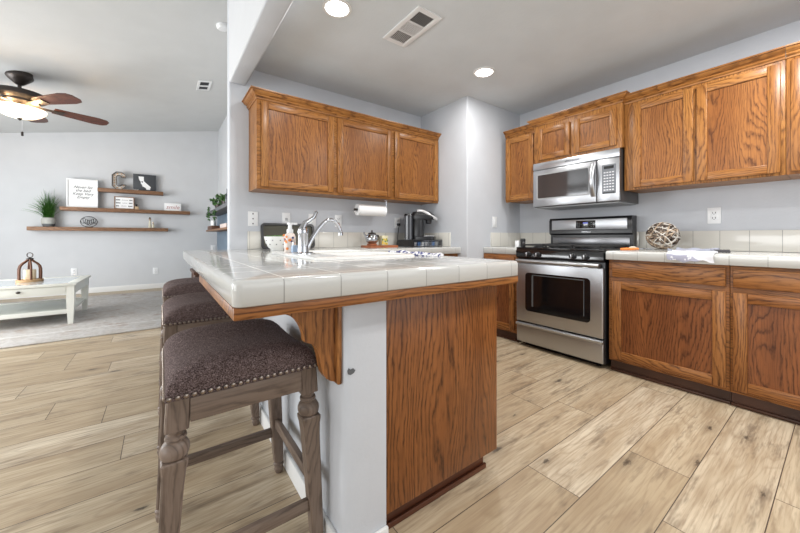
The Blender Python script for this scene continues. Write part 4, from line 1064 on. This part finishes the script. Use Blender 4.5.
MB().lathe([(0.045, 2.525), (0.05, 2.50), (0.05, 2.465), (0.04, 2.455)], (FX, FY, 0), 24).build('bowl_fitter', BRONZE, t, ang=50)
MB().lathe([(0.004, 2.322), (0.012, 2.328), (0.016, 2.338), (0.028, 2.3465)], (FX, FY, 0), 14).build('finial', BRONZE, t)
MB().tube([(FX+0.02, FY, 2.346), (FX+0.02, FY, 2.20)], 0.0025, 6).build('pull_chain', SILVER, t)
MB().lathe([(0.004, 2.15), (0.011, 2.155), (0.010, 2.195), (0.004, 2.20)], (FX+0.02, FY, 0), 12).build('pull_knob', BRONZE, t)
for k in range(3):
    l = bpy.data.lights.new('ceiling_fan_lamp', 'POINT'); l.energy = 7; l.color = (1.0, 0.66, 0.34); l.shadow_soft_size = 0.03
    o = bpy.data.objects.new('ceiling_fan_lamp', l); C.objects.link(o); o.location = (FX+0.13*math.cos(R_(120*k-10)), FY+0.13*math.sin(R_(120*k-10)), 2.485)

# ------------------------------------------------------------------ living room furniture
o = MB().box(-1.9, 1.9, -1.52, 1.52, 0.0005, 0.012, 0.004).build('area_rug', rugmat()); o.location = (-1.55, 6.02, 0)
tag(o, 'large distressed grey area rug under the white coffee table', 'rug')
ZR = 0.0125
t = thing('coffee_table', 'white rectangular coffee table with glass inset top, drawer and lower shelf', 'table', (-1.4, 5.72, ZR))
tx0, tx1, ty0, ty1, th = -2.02, -0.785, 5.235, 6.205, 0.480
mb = MB().box(tx0, tx1, ty0, ty0+0.09, th-0.025, th, 0.004).box(tx0, tx1, ty1-0.09, ty1, th-0.025, th, 0.004).box(tx0, tx0+0.09, ty0+0.09, ty1-0.09, th-0.025, th, 0.003).box(tx1-0.09, tx1, ty0+0.09, ty1-0.09, th-0.025, th, 0.003)
mb.build('tabletop', TABLEW, t)
MB().box(tx0+0.085, tx1-0.085, ty0+0.085, ty1-0.085, th-0.020, th-0.003).build('glass_inset', TGLASS, t)
q = 0.02
MB().box(tx0+q, tx1-q, ty0+q+0.004, ty0+q+0.03, 0.362, th-0.025).box(tx0+q, tx1-q, ty1-q-0.03, ty1-q-0.004, 0.362, th-0.025).box(tx0+q, tx0+q+0.03, ty0+q, ty1-q, 0.362, th-0.025).box(tx1-q-0.03, tx1-q, ty0+q, ty1-q, 0.362, th-0.025).build('apron', TABLEW, t)
d = MB().box(tx0+0.10, tx1-0.09, ty0+q-0.004, ty0+q+0.004, 0.370, th-0.032, 0.003).build('drawer', TABLEW, t)
MB().sphere((-1.236, ty0+q-0.016, 0.412), 0.018, 14, (1,1,0.7)).lathe([(0.007, -0.014), (0.007, 0)], (-1.236, ty0+q-0.003, 0.412), 10, 'Y').build('knob', BRONZE, d)
for x in (tx0+0.055, tx1-0.055):
    for y in (ty0+0.055, ty1-0.055):
        def sqr(z, h): return [(x-h, y-h, z), (x+h, y-h, z), (x+h, y+h, z), (x-h, y+h, z)]
        MB().loft([sqr(ZR, 0.022), sqr(0.30, 0.034), sqr(th-0.025, 0.035)]).build('leg', TABLEW, t)
MB().box(tx0+0.05, tx1-0.05, ty0+0.04, ty1-0.04, 0.145, 0.172, 0.003).box(tx0+0.05, tx1-0.05, ty0+0.035, ty0+0.055, 0.135, 0.182, 0.003).box(tx0+0.05, tx1-0.05, ty1-0.055, ty1-0.035, 0.135, 0.182, 0.003).build('lower_shelf', TABLEW, t)
t2 = thing('side_table', 'dark brown piece of furniture just showing under the far corner of the tiled counter', 'table', (0.6, 4.1, 0))
MB().box(0.265, 0.95, 3.88, 4.40, 0.625, 0.655, 0.004).build('tabletop', KICK, t2)
MB().box(0.285, 0.93, 3.90, 4.38, 0.54, 0.625).build('apron', KICK, t2)
for x in (0.30, 0.915):
    for y in (3.915, 4.365): MB().box(x-0.022, x+0.022, y-0.022, y+0.022, 0, 0.625, 0.004).build('leg', KICK, t2)
# lantern
lx, ly = -1.268, 5.78
zl = th-0.0025
t = thing('lantern', 'bell-shaped brown wood lantern with metal ring on the coffee table', 'lantern', (lx, ly, zl))
ex, ey = math.cos(R_(-36)), math.sin(R_(-36))
MB().lathe([(0.112, 0), (0.114, 0.004), (0.114, 0.024), (0.106, 0.028)], (lx, ly, zl), 28).build('base', plain('light oak lantern base', (0.46, 0.28, 0.14), 0.5, var=0.2), t, ang=50)
for k in range(6):
    a = R_(24+60*k-36)
    pts = [(0.099, 0.028), (0.100, 0.10), (0.099, 0.150), (0.090, 0.188), (0.068, 0.216), (0.040, 0.238), (0.022, 0.256), (0.016, 0.275)]
    MB().tube([(lx+r*math.cos(a), ly+r*math.sin(a), zl+h) for r, h in pts], 0.013, 8, flat=0.8).build('rib', LANTW, t)
MB().lathe([(0.022, 0.262), (0.032, 0.266), (0.032, 0.276), (0.012, 0.284), (0.006, 0.29)], (lx, ly, zl), 18).build('cap', BRONZE, t)
MB().tube([(lx+0.036*math.cos(a)*ex, ly+0.036*math.cos(a)*ey, zl+0.316+0.028*math.sin(a)) for a in [2*PI*i/20 for i in range(21)]], 0.0045, 8, cap=False).build('ring', BRONZE, t)
t = thing('candle', 'thick cream pillar candle inside the wooden lantern', 'candle', (lx, ly, zl+0.0285))
MB().lathe([(0.050, 0.0285), (0.052, 0.032), (0.052, 0.138), (0.048, 0.142), (0, 0.139)], (lx, ly, zl), 24).build('wax', CANDLE, t, ang=50)
MB().tube([(lx, ly, zl+0.138), (lx+0.002, ly, zl+0.154)], 0.0018, 6).build('wick', INK, t)

# floating shelves on the back wall
def shelf(label, x0, x1, zt, d=0.19, th=0.064):
    o = MB().box(x0, x1, YB-d, YB-0.0005, zt-th, zt, 0.004).build('floating_shelf', SHELFW); recenter(o, ((x0+x1)/2, YB, zt-th))
    return tag(o, label, 'shelf')
ZA, ZB_, ZC = 1.888, 1.528, 1.182
shelf('top floating wood shelf on the living room wall holding the metal letter', -0.91, 0.035, ZA)
shelf('middle floating wood shelf on the living room wall, reaching furthest right', -1.385, 0.475, ZB_)
shelf('bottom floating wood shelf on the living room wall holding the potted grass', -1.76, 0.113, ZC)
# potted grass
px, py = -1.528, YB-0.105
t = thing('potted_plant', 'spiky green grass plant in a two-tone grey pot on the bottom shelf', 'plant', (px, py, ZC))
MB().lathe([(0.055, ZC+0.0005), (0.066, ZC+0.005), (0.082, ZC+0.05)], (px, py, 0), 26).build('pot_base', STONED, t)
MB().lathe([(0.082, ZC+0.05), (0.089, ZC+0.09), (0.086, ZC+0.13), (0.078, ZC+0.152), (0.072, ZC+0.152), (0.072, ZC+0.135), (0, ZC+0.132)], (px, py, 0), 26).build('pot', STONE, t)
random.seed(17); mb = MB()
for k in range(190):
    r0_ = 0.05
    a = random.uniform(0, 2*PI); lean = random.random()**1.1; h = random.choice((0.24, 0.32, 0.40, 0.47, 0.52))*random.uniform(0.8, 1.05)*(1-0.15*lean); rch = lean*random.uniform(0.12, 0.30)
    if math.cos(a)*(r0_+rch) > 0.125: rch = max(0.01, 0.125/math.cos(a)-r0_)
    if math.sin(a)*rch > 0.09: rch = 0.09/max(0.01, math.sin(a))
    r0 = random.uniform(0, 0.06)
    pts = []
    for i in range(7):
        s = i/6; rr_ = r0+rch*s**2.1; pts.append((px+rr_*math.cos(a), min(py+rr_*math.sin(a), YB-0.012), ZC+0.12+h*(s-0.22*lean*s**3)))
    mb.tube(pts, [0.006, 0.0075, 0.0078, 0.0072, 0.006, 0.0045, 0.0015], 4, flat=0.3)
tag(mb.build('grass_leaves', GREEN, t), kind='stuff')
# framed quote
t = thing('framed_print', 'square white framed print with black script lettering on the middle shelf', 'picture', (-1.12, YB-0.1, ZB_))
fx0, fx1, fz0, fz1 = -1.318, -0.912, ZB_+0.0005, 2.026
yq = YB-0.105
mb = MB(); fw = 0.022
mb.box(fx0, fx1, yq, yq+0.03, fz0, fz0+fw, 0.003).box(fx0, fx1, yq, yq+0.03, fz1-fw, fz1, 0.003).box(fx0, fx0+fw, yq, yq+0.03, fz0+fw, fz1-fw, 0.003).box(fx1-fw, fx1, yq, yq+0.03, fz0+fw, fz1-fw, 0.003)
mb.build('frame', WHITE_P, t)
MB().box(fx1, fx1+0.004, yq+0.002, yq+0.03, fz0, fz1).build('frame_edge', STONED, t)
MB().box(fx0+fw, fx1-fw, yq+0.012, yq+0.03, fz0+fw, fz1-fw).build('paper', PAPER, t)
text('Never let\nthe bed\nKeep Very\nEmpty', 0.062, INK, t, facing('-Y', (-1.110, yq+0.011, 1.795)), 'lettering', 0.35, 0.0006, 0.95)
# marquee letter
t = thing('letter_ornament', 'galvanised metal capital C with bulb sockets on the top shelf', 'ornament', (-0.625, YB-0.1, ZA))
def cshape(o_, yA, yB, w):
    x0, x1, z0, z1 = -0.722, -0.528, ZA+0.0005, ZA+0.320
    ch = 0.06
    outer = [(x1, z0+0.09), (x1, z0+ch), (x1-ch, z0), (x0+ch, z0), (x0, z0+ch), (x0, z1-ch), (x0+ch, z1), (x1-ch, z1), (x1, z1-ch), (x1, z1-0.10)]
    ww = 0.062; c2 = 0.022
    inner = [(x1-ww, z1-0.10), (x1-ww, z1-ww-c2), (x1-ww-c2, z1-ww), (x0+ww+c2, z1-ww), (x0+ww, z1-ww-c2), (x0+ww, z0+ww+c2), (x0+ww+c2, z0+ww), (x1-ww-c2, z0+ww), (x1-ww, z0+ww+c2), (x1-ww, z0+0.09)]
    return outer, inner
outer, inner = cshape(0, 0, 0, 0)
yq = YB-0.13
mb = MB(); mb.prism(outer+inner, 'Y', yq+0.035, yq+0.05); mb.build('face', plain('pale worn metal', (0.50, 0.49, 0.47), 0.4, 0.5, var=0.15, vscale=20), t)
loop = outer+inner; mb = MB()
for i in range(len(loop)):
    a, b = loop[i], loop[(i+1) % len(loop)]
    dx, dz = b[0]-a[0], b[1]-a[1]; L = math.hypot(dx, dz); nx_, nz_ = -dz/L*0.004, dx/L*0.004
    mb.prism([(a[0]-nx_, a[1]-nz_), (b[0]-nx_, b[1]-nz_), (b[0]+nx_, b[1]+nz_), (a[0]+nx_, a[1]+nz_)], 'Y', yq, yq+0.05)
mb.build('rim', plain('rusty dark rim', (0.10, 0.085, 0.075), 0.5, 0.6), t)
mid = [(-0.559, ZA+0.075), (-0.59, ZA+0.034), (-0.65, ZA+0.034), (-0.690, ZA+0.07), (-0.691, ZA+0.12), (-0.691, ZA+0.165), (-0.691, ZA+0.21), (-0.690, ZA+0.255), (-0.65, ZA+0.289), (-0.59, ZA+0.289), (-0.559, ZA+0.245)]
for x, z in mid:
    MB().lathe([(0.011, yq+0.034), (0.011, yq+0.022), (0.006, yq+0.018), (0, yq+0.017)], (x, 0, z), 12, 'Y').build('bulb', plain('warm bulb', (0.62, 0.46, 0.30), 0.3), t) if False else None
bulbm = plain('copper bulb socket', (0.50, 0.30, 0.18), 0.35, 0.4)
for x, z in mid:
    MB().lathe([(0.011, yq+0.034), (0.011, yq+0.022), (0.006, yq+0.018), (0, yq+0.017)], (x, 0, z), 12, 'Y').build('bulb', bulbm, t)
# state map board
t = thing('wall_plaque', 'charcoal board with a white state outline on the top shelf', 'plaque', (-0.25, YB-0.08, ZA))
yq = YB-0.085
MB().box(-0.425, -0.078, yq, yq+0.022, ZA+0.0005, ZA+0.320, 0.003).build('board', CHARC, t)
cal = [(0.0, 1.0), (0.37, 1.0), (0.37, 0.655), (0.84, 0.235), (0.87, 0.16), (0.80, 0.10), (0.83, 0.0), (0.56, 0.0), (0.53, 0.10), (0.44, 0.17), (0.27, 0.245), (0.24, 0.36), (0.16, 0.47), (0.15, 0.60), (0.06, 0.72), (0.02, 0.86)]
MB().prism([(-0.345+0.215*a, ZA+0.030+0.245*b) for a, b in cal], 'Y', yq-0.002, yq+0.001).build('state_outline', PAPER, t)
MB().lathe([(0.013, yq-0.002), (0.012, yq-0.0035), (0, yq-0.004)], (-0.290, 0, ZA+0.175), 12, 'Y').build('marker', INK, t)
text('home', 0.035, PAPER, t, facing('-Y', (-0.385, yq-0.001, ZA+0.022)), 'lettering', 0.2, 0.0006)
# letter board
t = thing('letter_board', 'wood framed white letter board with three rows of dark marks on the middle shelf', 'sign', (-0.55, YB-0.1, ZB_))
yq = YB-0.14
MB().box(-0.690, -0.678, yq, yq+0.10, ZB_+0.0005, ZB_+0.226).box(-0.678, -0.418, yq, yq+0.10, ZB_+0.0005, ZB_+0.012).box(-0.678, -0.418, yq, yq+0.10, ZB_+0.214, ZB_+0.226).box(-0.418, -0.406, yq, yq+0.10, ZB_+0.0005, ZB_+0.226).build('case', SHELFW, t)
MB().box(-0.678, -0.418, yq+0.010, yq+0.018, ZB_+0.012, ZB_+0.214).build('panel', PAPER, t)
for r, segs in enumerate((((0.0, 0.06), (0.08, 0.17), (0.19, 0.235)), ((0.0, 0.065), (0.09, 0.16), (0.185, 0.235)), ((0.0, 0.045), (0.07, 0.15), (0.17, 0.235)))):
    for k, (a, b) in enumerate(segs):
        mb = MB(); h = 0.010 if k != 1 else 0.004
        n = max(2, int((b-a)/0.014))
        for i in range(n):
            x = -0.665+a+(b-a)*i/n
            mb.box(x, x+(b-a)/n*0.72, yq+0.0085, yq+0.0105, ZB_+0.165-0.055*r-h, ZB_+0.165-0.055*r+h)
        mb.build('word', INK, t)
o = MB().box(-0.398, -0.340, YB-0.14, YB-0.08, ZB_+0.0005, ZB_+0.058, 0.004).build('wooden_block', plain('tan wood block', (0.50, 0.36, 0.22), 0.6, var=0.2)); recenter(o, (-0.37, YB-0.11, ZB_))
tag(o, 'small tan wooden block beside the letter board', 'block')
o = MB().lathe([(0.022, ZB_+0.0005), (0.024, ZB_+0.05), (0.010, ZB_+0.075), (0.012, ZB_+0.105), (0, ZB_+0.107)], (-0.375, YB-0.045, 0), 14).build('small_vase', BRONZE); recenter(o, (-0.375, YB-0.045, ZB_))
tag(o, 'small dark vase tucked behind the tan block on the middle shelf', 'vase')
# smile sign
t = thing('word_sign', 'low white block sign with pink lettering at the right end of the middle shelf', 'sign', (0.19, YB-0.1, ZB_))
MB().box(0.052, 0.326, YB-0.12, YB-0.085, ZB_+0.0005, ZB_+0.152, 0.003).build('block', PAPER, t)
text('smile', 0.105, PINKINK, t, facing('-Y', (0.188, YB-0.1205, ZB_+0.072)), 'lettering', 0.25, 0.0008)
# oval wire word
t = thing('wire_ornament', 'oval black wire ornament with looping script leaning above the bottom shelf', 'ornament', (-1.035, YB-0.05, ZC))
ox, oz = -1.035, ZC+0.098+0.045
yq = YB-0.08
MB().tube([(ox+0.110*math.cos(a), yq, oz-0.045+0.092*math.sin(a)) for a in [2*PI*i/32 for i in range(33)]], 0.0055, 8, cap=False).build('hoop', BLACK, t)
pts = []
for i in range(90):
    s = i/89; pts.append((ox-0.095+0.19*s+0.022*math.cos(s*44), yq+0.001, oz-0.045+0.044*math.sin(s*44)+0.018*math.sin(s*9)))
MB().tube(pts, 0.0042, 6).build('script', BLACK, t)
MB().tube([(ox-0.06, yq, oz-0.045-0.076), (ox-0.04, yq+0.03, ZC+0.004), (ox+0.04, yq+0.03, ZC+0.004), (ox+0.06, yq, oz-0.045-0.076)], 0.004, 6).build('foot', BLACK, t)
# two small figures
def figure(label, x, h, cap):
    t = thing('figurine', label, 'figurine', (x, YB-0.10, ZC))
    MB().lathe([(0.020, ZC+0.0005), (0.024, ZC+0.006), (0.021, ZC+h*0.45), (0.013, ZC+h*0.66), (0.010, ZC+h*0.7)], (x, YB-0.10, 0), 16).build('body', plain('ivory figurine', (0.62, 0.58, 0.46), 0.5), t, ang=60)
    MB().sphere((x, YB-0.10, ZC+h*0.78), h*0.10, 12).build('head', plain('tan figurine', (0.40, 0.28, 0.20), 0.5), t)
    MB().lathe([(0.016, ZC+h*0.83), (0.017, ZC+h*0.9), (0.006, ZC+h)], (x-0.002, YB-0.10, 0), 12).build('cap', cap, t)
figure('tall slim figurine at the right end of the bottom shelf', -0.172, 0.21, TWIGD)
figure('short figurine beside the tall one on the bottom shelf', -0.122, 0.12, CREAM)

# shelves on the right wall of the living room
o = MB().box(0.75, 0.9995, 4.3, 7.815, 1.445, 1.505, 0.004).build('floating_shelf', DGREY); recenter(o, (1.0, 6.0, 1.445))
tag(o, 'dark grey floating shelf with trailing plants on the far right living room wall', 'shelf')
o = MB().box(0.75, 0.9745, 4.3, 7.815, 1.120, 1.152, 0.004).build('floating_shelf', SHELFW); recenter(o, (0.97, 6.0, 1.12))
tag(o, 'thin brown shelf below the dark grey one by the wall end', 'shelf')
def vine(label, x, y, z, n, seed, trail):
    t = thing('trailing_plant', label, 'plant', (x, y, z))
    MB().lathe([(0.05, z+0.0005), (0.065, z+0.10), (0.058, z+0.10), (0, z+0.085)], (x, y, 0), 18).build('pot', BRONZE, t)
    rnd = random.Random(seed); mb = MB()
    for k in range(n):
        a = rnd.uniform(0, 2*PI); r = rnd.uniform(0.02, 0.13); c = Vector((x+r*math.cos(a), y+1.6*r*math.sin(a), z+0.10+rnd.uniform(0, 0.10)))
        if rnd.random() < trail: c = Vector((0.712-rnd.uniform(0, 0.02), y+rnd.uniform(-0.14, 0.14), z-rnd.uniform(-0.06, 0.20)))
        s = rnd.uniform(0.025, 0.045); d = Vector((rnd.gauss(-0.4, 0.6), rnd.gauss(-0.3, 0.7), rnd.gauss(0.2, 0.6))).normalized(); e = d.orthogonal().normalized()*s*0.6; g = d.cross(e).normalized()*0.003
        p = [c-d*s, c+e, c+d*s, c-e]
        mb.loft([[q-g for q in p], [q+g for q in p]])
    tag(mb.build('leaves', GREEN2, t), kind='stuff')
vine('trailing ivy plant at the far end of the dark grey shelf', 0.86, 6.85, 1.505, 90, 1, 0.2)
vine('bushy small plant nearer the wall end on the dark grey shelf', 0.86, 6.05, 1.505, 110, 2, 0.12)
for i, (y, h, lab) in enumerate(((5.45, 0.22, 'tall dark bottle on the dark grey shelf by the wall end'), (5.30, 0.16, 'short dark bottle on the dark grey shelf by the wall end'))):
    o = MB().lathe([(0.032, 1.5055), (0.035, 1.512), (0.034, 1.505+h*0.55), (0.013, 1.505+h*0.72), (0.012, 1.505+h*0.95), (0.016, 1.505+h)], (0.80, y, 0), 16).build('bottle', plain('dark bottle glass', (0.06, 0.065, 0.075), 0.2), ang=50); recenter(o, (0.80, y, 1.505)); tag(o, lab, 'bottle')
o = MB().box(0.765, 0.90, 7.05, 7.70, 1.1525, 1.225, 0.004).build('wooden_box', plain('dark brown box', (0.13, 0.06, 0.035), 0.5, var=0.2)); recenter(o, (0.83, 7.4, 1.1525)); tag(o, 'dark brown wooden box on the thin brown shelf', 'box')
t = thing('mug', 'white mug on top of the dark brown box', 'mug', (0.815, 7.22, 1.2255))
MB().lathe([(0.04, 1.2258), (0.045, 1.23), (0.045, 1.325), (0.040, 1.325), (0.040, 1.235), (0, 1.234)], (0.815, 7.22, 0), 20).build('cup', CERAM, t)
MB().tube([(0.815, 7.178, 1.30), (0.815, 7.150, 1.295), (0.815, 7.150, 1.255), (0.815, 7.178, 1.245)], 0.006, 8).build('handle', CERAM, t)
o = MB().box(0.765, 0.93, 5.35, 5.95, 1.1525, 1.215, 0.004).build('folded_linen', plain('pale pink linen', (0.62, 0.52, 0.48), 0.9)); recenter(o, (0.85, 5.6, 1.1525)); tag(o, 'pale folded linen on the thin brown shelf by the wall end', 'linen')
